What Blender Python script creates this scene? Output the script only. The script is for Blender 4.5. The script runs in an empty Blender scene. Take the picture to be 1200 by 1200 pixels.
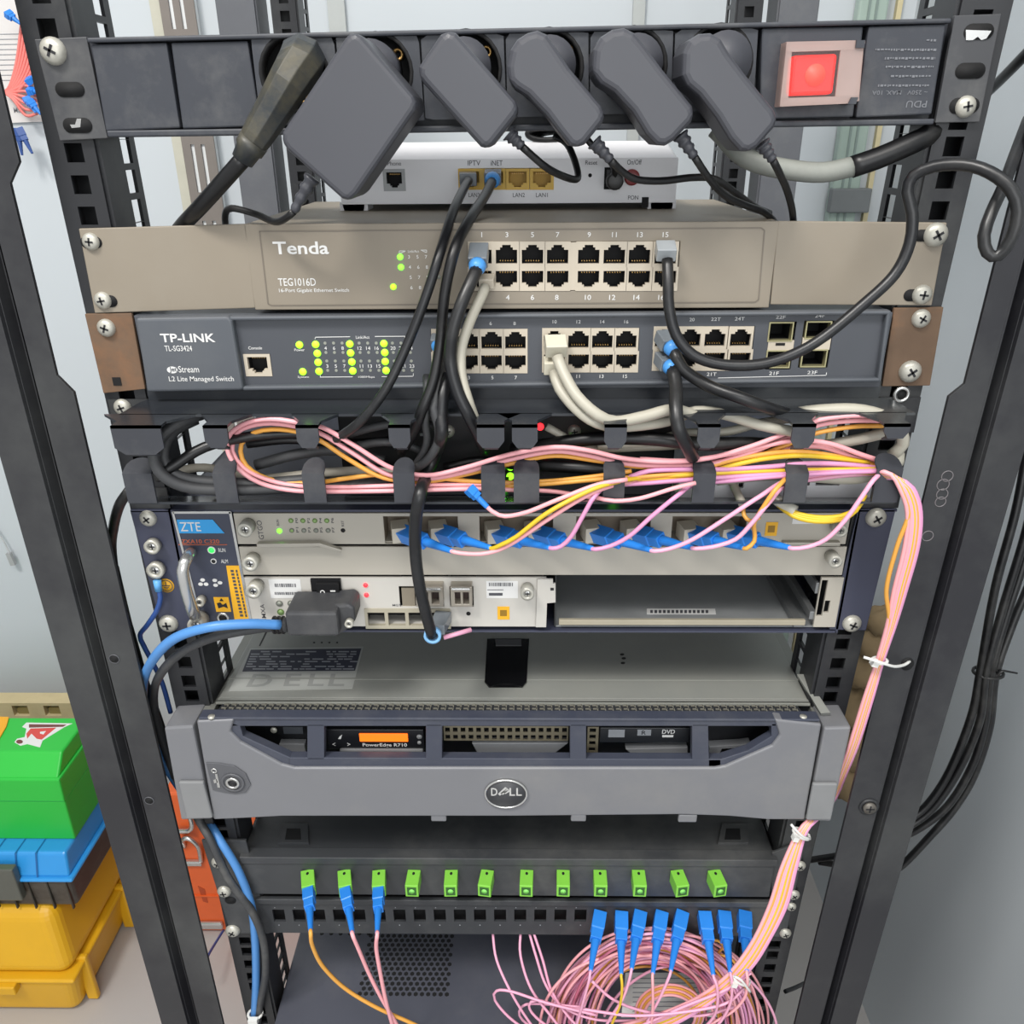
import bpy, math, random
from mathutils import Vector, Matrix
R = random.Random(7)
# ---------------------------------------------------------------- camera, light, exposure
S = 0.001                       # all lengths below are millimetres
H0 = 1200.0                     # eye height above the floor
F = 961.0
CAM = Vector((7.47, -474.9, 0.0))
p_, y_, r_ = .430229799, -.0160478221, -.00735150485
cp, sp, cy, sy, cr, sr = math.cos(p_), math.sin(p_), math.cos(y_), math.sin(y_), math.cos(r_), math.sin(r_)
FW = Vector((sy*cp, cy*cp, -sp)); RT = Vector((cy, -sy, 0)); UP = RT.cross(FW)
CA = RT*cr + UP*sr; CB = UP*cr - RT*sr
scene = bpy.context.scene
col = scene.collection
cam = bpy.data.cameras.new('camera'); camo = bpy.data.objects.new('camera', cam); col.objects.link(camo)
m = Matrix((CA, CB, -FW)).transposed().to_4x4(); m.translation = Vector((CAM.x, CAM.y, CAM.z+H0))*S
camo.matrix_world = m
cam.sensor_width = 36; cam.sensor_height = 36; cam.lens = F/1200*36; cam.clip_start = .01; cam.clip_end = 50
scene.camera = camo
scene.view_settings.view_transform = 'Standard'; scene.view_settings.look = 'None'
scene.view_settings.gamma = 1; scene.view_settings.exposure = 0.0; scene.view_settings.use_curve_mapping = False
w = bpy.data.worlds.new('World'); scene.world = w; w.use_nodes = True
w.node_tree.nodes['Background'].inputs[0].default_value = (.975, .988, 1, 1)
w.node_tree.nodes['Background'].inputs[1].default_value = .72
def area(name, loc, target, sx, sy_, power, color=(1, .97, .93)):
    l = bpy.data.lights.new(name, 'AREA'); l.shape = 'RECTANGLE'; l.size = sx; l.size_y = sy_; l.energy = power; l.color = color
    o = bpy.data.objects.new(name, l); col.objects.link(o); o.location = loc
    d = Vector(target)-Vector(loc); o.rotation_euler = d.to_track_quat('-Z', 'Y').to_euler(); return o
area('ceiling_lamp', (-.75, -1.0, 2.75), (0, .0, .9), .5, .35, 40)
area('fill_behind_viewer', (.3, -2.6, 1.5), (0, 0, 1.0), 2.0, 1.4, 26, (.95, .98, 1))  # soft fill added behind the viewer to lift shaded fronts
area('ceiling_lamp_far', (.3, -1.3, 2.75), (.3, .2, .7), 1.2, .5, 20)
# ---------------------------------------------------------------- pixel rays -> world points (mm)
def ray(x, y): return FW + CA*((x-600)/F) + CB*((600-y)/F)
def V(x, y, Y=0.0): q = ray(x, y); return CAM + q*((Y-CAM.y)/q.y)
def VZ(x, y, Z): q = ray(x, y); return CAM + q*((Z-CAM.z)/q.z)
def VX(x, y, X): q = ray(x, y); return CAM + q*((X-CAM.x)/q.x)
def R4(x0, y0, x1, y1, Y):
    xm, ym = (x0+x1)/2, (y0+y1)/2
    return V(x0, ym, Y).x, V(x1, ym, Y).x, V(xm, y1, Y).z, V(xm, y0, Y).z
# ---------------------------------------------------------------- materials
def lin(h):
    c = [int(h[i:i+2], 16)/255 for i in (0, 2, 4)]
    return [((v+.055)/1.055)**2.4 if v > .04045 else v/12.92 for v in c]+[1]
MATS = {}
def mat(name, hexc, rough=.5, metal=0.0, var=.10, scale=60, dust=0.0, dustc='a9a79f', bump=0.0, alpha=1, emit=0, trans=0, spec=.5, emc=None):
    if name in MATS: return MATS[name]
    m = bpy.data.materials.new(name); m.use_nodes = True; nt = m.node_tree; b = nt.nodes['Principled BSDF']; L = nt.links
    c = lin(hexc); b.inputs['Base Color'].default_value = c
    b.inputs['Roughness'].default_value = rough; b.inputs['Metallic'].default_value = metal
    b.inputs['Specular IOR Level'].default_value = spec
    if emit:
        b.inputs['Emission Color'].default_value = lin(emc or hexc); b.inputs['Emission Strength'].default_value = emit
    else:
        tc = nt.nodes.new('ShaderNodeTexCoord'); nz = nt.nodes.new('ShaderNodeTexNoise'); nz.inputs['Scale'].default_value = scale
        nz.inputs['Detail'].default_value = 5; L.new(tc.outputs['Object'], nz.inputs['Vector'])
        mx = nt.nodes.new('ShaderNodeMix'); mx.data_type = 'RGBA'
        mx.inputs['A'].default_value = [v*(1-var) for v in c[:3]]+[1]; mx.inputs['B'].default_value = [min(1, v*(1+var)) for v in c[:3]]+[1]
        L.new(nz.outputs['Fac'], mx.inputs['Factor']); out = mx.outputs['Result']
        if dust:
            n2 = nt.nodes.new('ShaderNodeTexNoise'); n2.inputs['Scale'].default_value = scale*.35; n2.inputs['Detail'].default_value = 8; n2.inputs['Roughness'].default_value = .7
            L.new(tc.outputs['Object'], n2.inputs['Vector'])
            rp = nt.nodes.new('ShaderNodeMapRange'); rp.inputs['From Min'].default_value = .48; rp.inputs['From Max'].default_value = .75; rp.inputs['To Max'].default_value = dust
            L.new(n2.outputs['Fac'], rp.inputs['Value'])
            m2 = nt.nodes.new('ShaderNodeMix'); m2.data_type = 'RGBA'; m2.inputs['B'].default_value = lin(dustc)
            L.new(rp.outputs['Result'], m2.inputs['Factor']); L.new(out, m2.inputs['A']); out = m2.outputs['Result']
        L.new(out, b.inputs['Base Color'])
        if bump:
            bp = nt.nodes.new('ShaderNodeBump'); bp.inputs['Strength'].default_value = bump; bp.inputs['Distance'].default_value = .001
            L.new(nz.outputs['Fac'], bp.inputs['Height']); L.new(bp.outputs['Normal'], b.inputs['Normal'])
    if trans: b.inputs['Transmission Weight'].default_value = trans
    if alpha < 1: b.inputs['Alpha'].default_value = alpha
    MATS[name] = m; return m
BLK = mat('black_powder_coat', '232427', .42, dust=.28, dustc='6f716c', scale=25, var=.2)
POST = mat('dark_post_paint', '242428', .38, dust=.3, dustc='6e716d', scale=9, var=.2)
PDU = mat('pdu_black_plastic', '33363d', .55, dust=.12, scale=90)
VOID = mat('cavity_black', '08080a', .8, var=.1)
ADP = mat('adapter_plastic', '404147', .42, scale=30, var=.05)
RUB = mat('black_rubber', '0e0e10', .4, dust=.1)
RUBG = mat('dusty_grey_jacket', '3a3b3d', .55, dust=.25, scale=50)
RUBD = mat('dark_jacket', '141518', .38, dust=.07, scale=50)
WHT = mat('white_plastic', 'dcdcdf', .35, var=.02)
WCAB = mat('white_cable_jacket', 'aeaa9c', .45, var=.05)
TEN = mat('brown_grey_metal', '857c6e', .5, var=.05, scale=30, dust=.08)
TPL = mat('slate_metal', '50545a', .45, var=.06, scale=30, dust=.06)
TPD = mat('slate_panel', '45484e', .45, var=.06, scale=30)
RUST = mat('rusty_steel', '64503f', .8, var=.35, scale=45, dust=.8, dustc='8a6040', bump=.3)
CREAM = mat('cream_port_plastic', 'bbb1a0', .45, var=.05)
BRASS = mat('brass', 'b08d57', .35, .9)
CHR = mat('chrome', 'c8c8c6', .25, .85, var=.1)
SCR = mat('screw_steel', 'b5b3a9', .4, .35, var=.15, scale=200)
ZBL = mat('olt_blue_grey', '3b3e4f', .45, var=.08, scale=30)
ZPN = mat('olt_panel_navy', '3b3f4e', .5, var=.06)
ZBG = mat('olt_beige', 'aaa59a', .5, var=.04, scale=30, dust=.08, dustc='8f8b80')
DGR = mat('server_bezel_grey', '75767a', .42, .15, var=.05, scale=30, dust=.18, dustc='a5a193')
DNV = mat('server_bezel_navy', '3b3f4c', .4, var=.06, dust=.08)
DCV = mat('server_cover_steel', '8f918c', .42, .25, var=.06, scale=18, dust=.2, dustc='b5b1a4')
ODF = mat('fibre_box_black', '35373a', .45, dust=.15, scale=25, var=.15)
PCC = mat('pc_case_grey', '4b4d57', .45, var=.05, scale=20, dust=.1)
GRN = mat('sc_apc_green', '7cc244', .4, var=.05)
BLU = mat('sc_upc_blue', '2a80da', .38, var=.08)
BLUB = mat('boot_light_blue', '4b93d8', .4)
PINK = mat('pink_fibre', 'eba6ac', .4, var=.04)
MAUV = mat('mauve_fibre', 'd492b8', .4, var=.04)
LPNK = mat('pale_pink_fibre', 'e3a3bd', .4, var=.04)
ORG = mat('orange_fibre', 'dc9f45', .4, var=.05)
YEL = mat('yellow_fibre', 'd8b42a', .4, var=.05)
BCAB = mat('blue_jacket', '4d86c4', .4)
DBLU = mat('deep_blue_jacket', '31508f', .4)
LEDG = mat('led_green_lit', '8cf020', emit=2.6, emc='68ff3c')
LEDY = mat('led_yellow_green_lit', 'a8e82a', emit=2.3, emc='88ff28')
LEDR = mat('led_red_lit', 'ff3038', emit=2.0)
OFF = mat('led_unlit', '8d9086', .4)
INKW = mat('white_print', 'd8d8d6', .5, var=.02)
INKG = mat('grey_print', '8d9095', .5, var=.02)
INKD = mat('dark_print', '45464c', .5, var=.02)
INKO = mat('orange_print', 'b0583a', .5)
ZLOG = mat('sky_blue_print', '2f9adb', .5, var=.02)
YLB = mat('yellow_label', 'e2a921', .5, var=.04)
WLB = mat('white_label', 'd5d5d3', .5, var=.02)
SHAD = mat('dark_recess_grey', '1d1d20', .6)
WALL = mat('wall_paint', 'bec4c8', .8, var=.02, scale=3)
FLOOR = mat('floor_tile', 'aeaba8', .45, var=.05, scale=4)
TIE = mat('nylon_tie_white', 'dcdcd8', .4)
# ---------------------------------------------------------------- mesh builder
def smooth_path(pts, step=4.0):
    P = [Vector(p) for p in pts]
    if len(P) < 3: return P
    Q = [P[0]*2-P[1]]+P+[P[-1]*2-P[-2]]; out = []
    for i in range(1, len(Q)-2):
        a, b, c, d = Q[i-1:i+3]; n = max(2, int((c-b).length/step))
        for k in range(n):
            t = k/n; t2, t3 = t*t, t*t*t
            out.append(.5*((2*b)+(c-a)*t+(2*a-5*b+4*c-d)*t2+(3*b-a-3*c+d)*t3))
    out.append(P[-1]); return out
TCACHE = {}
def text_mesh(s, bold):
    k = (s, bold)
    if k not in TCACHE:
        cu = bpy.data.curves.new('t', 'FONT'); cu.body = s; cu.offset = .018 if bold else 0.004; cu.resolution_u = 3
        ob = bpy.data.objects.new('t', cu); me = bpy.data.meshes.new_from_object(ob)
        TCACHE[k] = ([tuple(v.co) for v in me.vertices], [tuple(f.vertices) for f in me.polygons])
        bpy.data.objects.remove(ob); bpy.data.curves.remove(cu); bpy.data.meshes.remove(me)
    return TCACHE[k]
class MB:
    def __init__(s): s.v = []; s.f = []; s.m = []; s.mats = []; s.sm = []; s.cur = 0; s.smooth = False
    def mt(s, m, smooth=None):
        if m not in s.mats: s.mats.append(m)
        s.cur = s.mats.index(m)
        if smooth is not None: s.smooth = smooth
        return s
    def add(s, vs, fs):
        b = len(s.v); s.v += [tuple(v) for v in vs]
        for f in fs: s.f.append([b+i for i in f]); s.m.append(s.cur); s.sm.append(s.smooth)
        return s
    def box(s, x0, x1, y0, y1, z0, z1):
        if x0 > x1: x0, x1 = x1, x0
        if y0 > y1: y0, y1 = y1, y0
        if z0 > z1: z0, z1 = z1, z0
        return s.add([(x0,y0,z0),(x1,y0,z0),(x1,y1,z0),(x0,y1,z0),(x0,y0,z1),(x1,y0,z1),(x1,y1,z1),(x0,y1,z1)],
                     [(0,3,2,1),(4,5,6,7),(0,1,5,4),(2,3,7,6),(1,2,6,5),(3,0,4,7)])
    def ebox(s, x0, x1, y0, y1, z0, z1):     # box without its front (-Y) face
        s.add([(x0,y0,z0),(x1,y0,z0),(x1,y1,z0),(x0,y1,z0),(x0,y0,z1),(x1,y0,z1),(x1,y1,z1),(x0,y1,z1)],
              [(0,3,2,1),(4,5,6,7),(2,3,7,6),(1,2,6,5),(3,0,4,7)]); return s
    def rbox(s, px0, py0, px1, py1, Yf, Yb):
        a, b, c, d = R4(px0, py0, px1, py1, Yf); return s.box(a, b, Yf, Yb, c, d)
    def poly(s, xz, Yf, Yb, slant=None):     # polygon in XZ extruded along Y
        n = len(xz)
        ar = sum(xz[i][0]*xz[(i+1) % n][1]-xz[(i+1) % n][0]*xz[i][1] for i in range(n))
        if ar < 0: xz = xz[::-1]
        vs = [(x, Yf, z) for x, z in xz]+[(x, Yb, z) for x, z in xz]
        fs = [tuple(range(n)), tuple(range(2*n-1, n-1, -1))]+[(i, i+n, (i+1) % n+n, (i+1) % n) for i in range(n)]
        return s.add(vs, fs)
    def ppoly(s, px, Yf, Yb): return s.poly([(V(x, y, Yf).x, V(x, y, Yf).z) for x, y in px], Yf, Yb)
    def plan(s, xy, z0, z1):                 # polygon in XY extruded along Z
        n = len(xy)
        ar = sum(xy[i][0]*xy[(i+1) % n][1]-xy[(i+1) % n][0]*xy[i][1] for i in range(n))
        if ar < 0: xy = xy[::-1]
        vs = [(x, y, z0) for x, y in xy]+[(x, y, z1) for x, y in xy]
        return s.add(vs, [tuple(range(n-1, -1, -1)), tuple(range(n, 2*n))]+[(i, (i+1) % n, (i+1) % n+n, i+n) for i in range(n)])
    def plate(s, x0, x1, z0, z1, Yf, Yb, holes):
        if x0 > x1: x0, x1 = x1, x0
        if z0 > z1: z0, z1 = z1, z0
        hs = [(min(a, b), max(a, b), min(c, d), max(c, d)) for a, b, c, d in holes]
        xs = sorted({round(v, 3) for v in [x0, x1]+[c for h in hs for c in h[:2]] if x0 <= v <= x1})
        zs = sorted({round(v, 3) for v in [z0, z1]+[c for h in hs for c in h[2:]] if z0 <= v <= z1})
        nx, nz = len(xs)-1, len(zs)-1
        ok = [[not any(h[0]-1e-3 <= (xs[i]+xs[i+1])/2 <= h[1]+1e-3 and h[2]-1e-3 <= (zs[j]+zs[j+1])/2 <= h[3]+1e-3 for h in hs) for j in range(nz)] for i in range(nx)]
        idx = {}; vs = []
        def vid(i, j, k):
            if (i, j, k) not in idx: idx[(i, j, k)] = len(vs); vs.append((xs[i], Yb if k else Yf, zs[j]))
            return idx[(i, j, k)]
        fs = []
        g = lambda i, j: 0 <= i < nx and 0 <= j < nz and ok[i][j]
        for i in range(nx):
            for j in range(nz):
                if not ok[i][j]: continue
                fs.append((vid(i,j,0), vid(i+1,j,0), vid(i+1,j+1,0), vid(i,j+1,0)))
                fs.append((vid(i,j,1), vid(i,j+1,1), vid(i+1,j+1,1), vid(i+1,j,1)))
                if not g(i-1,j): fs.append((vid(i,j,0), vid(i,j+1,0), vid(i,j+1,1), vid(i,j,1)))
                if not g(i+1,j): fs.append((vid(i+1,j,0), vid(i+1,j,1), vid(i+1,j+1,1), vid(i+1,j+1,0)))
                if not g(i,j-1): fs.append((vid(i,j,0), vid(i,j,1), vid(i+1,j,1), vid(i+1,j,0)))
                if not g(i,j+1): fs.append((vid(i,j+1,0), vid(i+1,j+1,0), vid(i+1,j+1,1), vid(i,j+1,1)))
        return s.add(vs, fs)
    def sweep(s, pts, rad, n=10, rect=False, up=None, cap=True):
        P = [Vector(p) for p in pts]; N = len(P)
        if not isinstance(rad, (list, tuple)) or (rect and not isinstance(rad[0], (list, tuple))): rad = [rad]*N
        T = [(P[min(i+1, N-1)]-P[max(i-1, 0)]).normalized() for i in range(N)]
        u = Vector(up) if up else (Vector((0, 0, 1)) if abs(T[0].z) < .9 else Vector((0, 1, 0)))
        u = (u-T[0]*u.dot(T[0])).normalized(); vs = []
        if rect: n = 4
        for i in range(N):
            u = (u-T[i]*u.dot(T[i])).normalized(); w_ = T[i].cross(u)
            for k in range(n):
                if rect:
                    a, b = rad[i]; sx = (1, -1, -1, 1)[k]*a; sy2 = (1, 1, -1, -1)[k]*b
                    vs.append(P[i]+w_*sx+u*sy2)
                else:
                    t = 2*math.pi*k/n; vs.append(P[i]+(u*math.cos(t)+w_*math.sin(t))*rad[i])
        fs = [(i*n+k, i*n+(k+1) % n, (i+1)*n+(k+1) % n, (i+1)*n+k) for i in range(N-1) for k in range(n)]
        if cap: fs += [tuple(range(n-1, -1, -1)), tuple((N-1)*n+k for k in range(n))]
        return s.add(vs, fs)
    def disc(s, c, r, y0, y1, n=24, rz=None):  # short cylinder facing -Y
        c = Vector(c); rz = rz or r
        return s.poly([(c.x+r*math.cos(2*math.pi*k/n), c.z+rz*math.sin(2*math.pi*k/n)) for k in range(n)], y0, y1)
    def ring(s, c, r0, r1, y0, y1, n=24, k=1.0):
        vs = []; fs = []
        for i in range(n):
            t = 2*math.pi*i/n; cx_, cz_ = math.cos(t), math.sin(t)*k
            for r, y in ((r0, y0), (r1, y0), (r1, y1), (r0, y1)): vs.append((c[0]+r*cx_, y, c[2]+r*cz_))
        for i in range(n):
            j = (i+1) % n
            for a in range(4): b = (a+1) % 4; fs.append((i*4+a, i*4+b, j*4+b, j*4+a))
        return s.add(vs, fs)
    def text(s, t, px0, py0, px1, py1, Y, bold=False, rot=0):
        x0, x1, z0, z1 = R4(px0, py0, px1, py1, Y)
        vs, fs = text_mesh(t, bold)
        if rot:
            c_, s_ = round(math.cos(math.radians(rot))), round(math.sin(math.radians(rot)))
            vs = [(a*c_-b*s_, a*s_+b*c_, d) for a, b, d in vs]
        ax = min(v[0] for v in vs); bx = max(v[0] for v in vs); az = min(v[1] for v in vs); bz = max(v[1] for v in vs)
        if len(t) <= 2 and t.isdigit():
            cx_ = (x0+x1)/2; hw = (bx-ax)/(bz-az)*(z1-z0)*.55; x0, x1 = cx_-hw, cx_+hw
        return s.add([(x0+(v[0]-ax)/(bx-ax)*(x1-x0), Y, z0+(v[1]-az)/(bz-az)*(z1-z0)) for v in vs], fs)
    def hpoly(s, px, Z, th=.4):              # flat polygon lying on the level Z
        return s.plan([(VZ(x, y, Z).x, VZ(x, y, Z).y) for x, y in px], Z-.01, Z+th)
    def htext(s, t, q, Z, bold=False):       # text lying on level Z, q = pixel corners TL TR BR BL
        TL, TR, BR, BL = [VZ(x, y, Z) for x, y in q]; vs, fs = text_mesh(t, bold)
        ax = min(v[0] for v in vs); bx = max(v[0] for v in vs); az = min(v[1] for v in vs); bz = max(v[1] for v in vs); out = []
        for v in vs:
            u = (v[0]-ax)/(bx-ax); w_ = (v[1]-az)/(bz-az); p = (BL.lerp(BR, u)).lerp(TL.lerp(TR, u), w_); out.append((p.x, p.y, Z))
        return s.add(out, fs)
    def frustum(s, b, t):                    # b, t = (x0, x1, y0, y1, z)
        x0, x1, y0, y1, z = b; X0, X1, Y0, Y1, Z = t
        return s.add([(x0,y0,z),(x1,y0,z),(x1,y1,z),(x0,y1,z),(X0,Y0,Z),(X1,Y0,Z),(X1,Y1,Z),(X0,Y1,Z)],
                     [(0,3,2,1),(4,5,6,7),(0,1,5,4),(2,3,7,6),(1,2,6,5),(3,0,4,7)])
    def build(s, name, parent=None, bevel=0, seg=2, origin=None, label=None, material=None):
        if material: s.mats = [material]; s.m = [0]*len(s.f)
        me = bpy.data.meshes.new(name)
        if parent is not None: o3 = Vector(parent['o'])
        elif origin is not None: o3 = Vector(origin)
        else:
            lo = [min(v[i] for v in s.v) for i in range(3)]; hi = [max(v[i] for v in s.v) for i in range(3)]
            o3 = Vector(((lo[0]+hi[0])/2, (lo[1]+hi[1])/2, lo[2]))
        me.from_pydata([(Vector(v)-o3)*S for v in s.v], [], s.f)
        for m_ in s.mats: me.materials.append(m_)
        me.polygons.foreach_set('material_index', s.m); me.polygons.foreach_set('use_smooth', s.sm); me.update()
        o = bpy.data.objects.new(name, me); col.objects.link(o)
        if parent is not None: o.parent = parent
        else: o.location = (o3+Vector((0, 0, H0)))*S
        o['o'] = list(o3)
        if bevel:
            b = o.modifiers.new('bevel', 'BEVEL'); b.width = bevel*S; b.segments = seg; b.limit_method = 'ANGLE'; b.angle_limit = math.radians(40)
        if label: o['label'] = label
        return o
def M(m, smooth=False): return MB().mt(m, smooth)
def thing(name, o, label, cat, group=None):
    e = bpy.data.objects.new(name, None); col.objects.link(e); e.empty_display_size = .02
    e.location = (Vector(o)+Vector((0, 0, H0)))*S; e['o'] = list(o); return tag(e, label, cat, group)
def tag(e, label, cat, group=None):
    e['label'] = label; e['category'] = cat
    if group: e['group'] = group
    return e
def structure(o): o['kind'] = 'structure'; return o
def screw(parent, px, py, Y, rpx, cross=True, name='screw', ang=None):
    c = V(px, py, Y); r = (V(px+rpx, py, Y)-c).x; a = ang if ang is not None else R.uniform(0, 1.5)
    b = M(SCR, True); n = 20
    prof = [(r, Y), (r*.98, Y-r*.25), (r*.75, Y-r*.5), (r*.4, Y-r*.62), (.01, Y-r*.65)]; vs = []
    for rr, yy in prof:
        for k in range(n): t = 2*math.pi*k/n; vs.append((c.x+rr*math.cos(t), yy, c.z+rr*math.sin(t)))
    fs = [(i*n+k, i*n+(k+1) % n, (i+1)*n+(k+1) % n, (i+1)*n+k) for i in range(len(prof)-1) for k in range(n)]
    b.add(vs, fs); b.mt(SHAD, False)
    for da in (0, math.pi/2):
        d = Vector((math.cos(a+da), 0, math.sin(a+da))); e_ = Vector((-d.z, 0, d.x))
        q = [c+d*r*.45+e_*r*.1, c+d*r*.45-e_*r*.1, c-d*r*.45-e_*r*.1, c-d*r*.45+e_*r*.1]
        b.poly([(v.x, v.z) for v in q], Y-r*.68, Y-r*.4)
    return b.build(name, parent)
def thumb_screw(parent, px, py, Y, rpx, L=9):
    c = V(px, py, Y-L); r = (V(px+rpx, py, Y-L)-c).x
    b = M(CHR, True).disc(c, r*.85, Y-L, Y, 20); b.mt(SCR).ring(c, r*.55, r, Y-L-1, Y-L*.25, 20)
    b.mt(SHAD, False).box(c.x-r*.35, c.x+r*.35, Y-L-.4, Y-L, c.z-r*.07, c.z+r*.07); b.box(c.x-r*.07, c.x+r*.07, Y-L-.4, Y-L, c.z-r*.35, c.z+r*.35)
    return b.build('thumb_screw', parent)
def led(parent, px, py, Y, rpx, m, name='indicator_led', ring=None):
    c = V(px, py, Y); r = (V(px+rpx, py, Y)-c).x
    b = M(m, True).disc(c, r, Y-.6, Y+.2, 14)
    if ring: b.mt(ring).ring(c, r, r*1.45, Y-.5, Y+.1, 16)
    return b.build(name, parent)
def port(parent, px, py, wpx, hpx, Y, flip=False, cell=None, frame=CREAM, name='ethernet_port', depth=9, cav=None):
    """one jack: frame cell around a stepped opening, black cavity behind"""
    cw, ch = cell or (wpx*1.25, hpx*1.25)
    x0, x1, z0, z1 = R4(px-cw/2, py-ch/2, px+cw/2, py+ch/2, Y); a0, a1, b0, b1 = R4(px-wpx/2, py-hpx/2, px+wpx/2, py+hpx/2, Y)
    h = b1-b0; wd = a1-a0
    if flip: main = (a0, a1, b0+h*.26, b1); n1 = (a0+wd*.2, a1-wd*.2, b0+h*.13, b0+h*.26); n2 = (a0+wd*.3, a1-wd*.3, b0, b0+h*.13)
    else: main = (a0, a1, b0, b1-h*.26); n1 = (a0+wd*.2, a1-wd*.2, b1-h*.26, b1-h*.13); n2 = (a0+wd*.3, a1-wd*.3, b1-h*.13, b1)
    b = M(frame).plate(x0, x1, z0, z1, Y, Y+2.5, [main, n1, n2])
    b.mt(cav or VOID).ebox(a0-.1, a1+.1, Y+2.4, Y+depth, b0-.1, b1+.1)
    b.mt(BRASS)
    zc = b1-1.2 if flip else b0+1.2
    for k in range(6): xx = a0+wd*(.2+.12*k); b.box(xx-.2, xx+.2, Y+3, Y+7, zc-.3, zc+.3)
    return b.build(name, parent)
def plug(parent, p0, p1, r=5.5, m=None, boot=BLUB, name='connector'):
    """modular plug body from p0 with a coloured ring at p1 end"""
    p0, p1 = Vector(p0), Vector(p1); m = m or mat('clear_grey_plug', '73797e', .2, var=.15)
    b = M(m).sweep([p0, p0.lerp(p1, .75)], [(r, r*.7), (r, r*.7)], rect=True)
    b.build(name, parent, bevel=.5)
    d = (p1-p0).normalized()
    if boot: M(boot, True).sweep([p0.lerp(p1, .72), p0.lerp(p1, .85), p1, p1+d*2], [r*.8, r*.95, r*.85, r*.6], 14).build('boot', parent)
def cable(name, pts, r, m, label, cat='cable', group=None, n=8, parent=None):
    """pts: (px, py, Y) or world Vector"""
    P = [p if isinstance(p, Vector) else V(*p) for p in pts]
    b = M(m, True).sweep(smooth_path(P), r, n)
    o = b.build(name, parent)
    if parent is None: tag(o, label, cat, group)
    return o
def sc_plug(parent, p0, p1, w=4.4, h=4.0, m=BLU, up=None, twist=0):
    """square push-pull fibre connector with ribbed tapering boot"""
    p0, p1 = Vector(p0), Vector(p1); up = up or (0, -.5, .9)
    a, c_ = p0.lerp(p1, .48), p0.lerp(p1, .56)
    b = M(m).sweep([p0, p0.lerp(p1, .3), p0.lerp(p1, .31), a], [(w, h), (w, h), (w*.86, h*.86), (w*.86, h*.86)], rect=True, up=up)
    b.build('connector_body', parent, bevel=.3)
    n = 26; path = [a.lerp(p1, i/n) for i in range(n+1)]
    rad = [(w*.72*(1-i/n)+1.7*(i/n))*(1 if i % 2 else .88) for i in range(n+1)]
    M(m, True).sweep(path, rad, 10).build('boot', parent)
# ================================================================ setting
structure(M(WALL).box(-1600, 900, 780, 800, -1200, 1500).build('wall_back'))
structure(M(WALL).box(520, 540, -500, 780, -1200, 1500).build('wall_right'))
structure(M(WALL).box(-1620, -1600, -500, 780, -1200, 1500).build('wall_left'))
structure(M(FLOOR).box(-1600, 540, -900, 800, -1220, -1200).build('floor'))
# wall-mounted strips seen above the rack
TRK = mat('tan_grey_trunking', '77706a', .5, var=.08)
CRM = mat('cream_strip', 'b9b7a8', .6)
def vstrip(name, x0t, x1t, m, label, cat, z0=-900, z1=700, Y=779, th=18, slots=False):
    X0, X1 = V(x0t, 0, Y).x, V(x1t, 0, Y).x
    b = M(m)
    if slots:
        wd = X1-X0; hs = []
        z = z0+30
        while z < z1-60:
            hs.append((X0+wd*.26, X0+wd*.38, z, z+62)); hs.append((X0+wd*.58, X0+wd*.7, z, z+62)); z += 100
        b.plate(X0, X1, z0, z1, Y-th, Y-th+3, hs); b.mt(mat('bright_backing', 'd9dcdc', .5)).box(X0+2, X1-2, Y-th+3.5, Y, z0, z1)
    else: b.box(X0, X1, Y-th, Y, z0, z1)
    return tag(b.build(name), label, cat)
vstrip('slotted_wall_channel', 192, 232, TRK, 'brown grey slotted metal channel on the back wall, behind the left of the rack', 'channel', slots=True)
vstrip('wall_strip', 177, 191, CRM, 'pale cream vertical strip beside the slotted channel on the back wall', 'strip', th=8)
GLS = mat('pale_green_plastic', '9fb0a6', .25, var=.05)
g = thing('wall_conduit', V(990, 200, 760), 'pale green plastic wall trunking behind the red switch end of the power strip', 'trunking')
X0, X1 = V(1008, 0, 760).x, V(1043, 0, 760).x
M(GLS).box(X0, X1, 760, 779, -900, 700).build('trunking_body', g, bevel=3)
for t in (.3, .55): M(mat('trunking_seam', '7d8c86', .4)).box(X0+(X1-X0)*t, X0+(X1-X0)*t+3, 758.5, 761, -899, 699).build('seam', g)
cz = V(980, 235, 758).z
M(mat('grey_clip', '6e7273', .5)).box(X0-3, X1+14, 750, 766, cz-16, cz+16).build('clip', g, bevel=2)
vstrip('wall_strip', 1050, 1056, mat('cream_edge', 'c9bd96', .6), 'thin yellowish vertical strip right of the green wall trunking', 'strip', th=8)
for a, b_, l in ((384, 404, 'left'), (742, 756, 'right')):
    vstrip('wall_batten', a, b_, mat('pale_batten', 'aeb2b0', .7), 'pale vertical batten on the back wall above the power strip, %s of the two' % l, 'batten', th=6)
# paper sheet with pigtails at the far left
g = tag(M(mat('paper_sheet', 'd2cfcc', .7, var=.03)).ppoly([(-70, -20), (20, -20), (64, 142), (-40, 146)], 776, 778.5).build('paper_sheet'), 'white printed paper sheet on the wall behind the top left of the rack', 'paper')
b = M(INKG)
for k in range(10): b.ppoly([(-30+k*1.5, 40+k*6), (40, 39+k*6), (40, 39.8+k*6), (-30+k*1.5, 40.8+k*6)], 775.4, 776)
b.text('Make', 16, 126, 30, 132, 775.4)
b.build('printed_rows', g)
for k in range(7):
    x = 22+k*3.2
    o = cable('pigtail', [(5, 108, 766), (12+k, 100+k*1.5, 762-k), (20+k*2.5, 70+k*3, 764-k), (26+k*3.5, 20+k*5, 768-k), (28+k*4, -10, 770-k)], 2.0, mat('coral_fibre', 'e07a72', .4), 'thin coral pink fibre pigtail hanging in front of the paper sheet', 'pigtail', 'pigtails by the wall paper')
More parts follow.
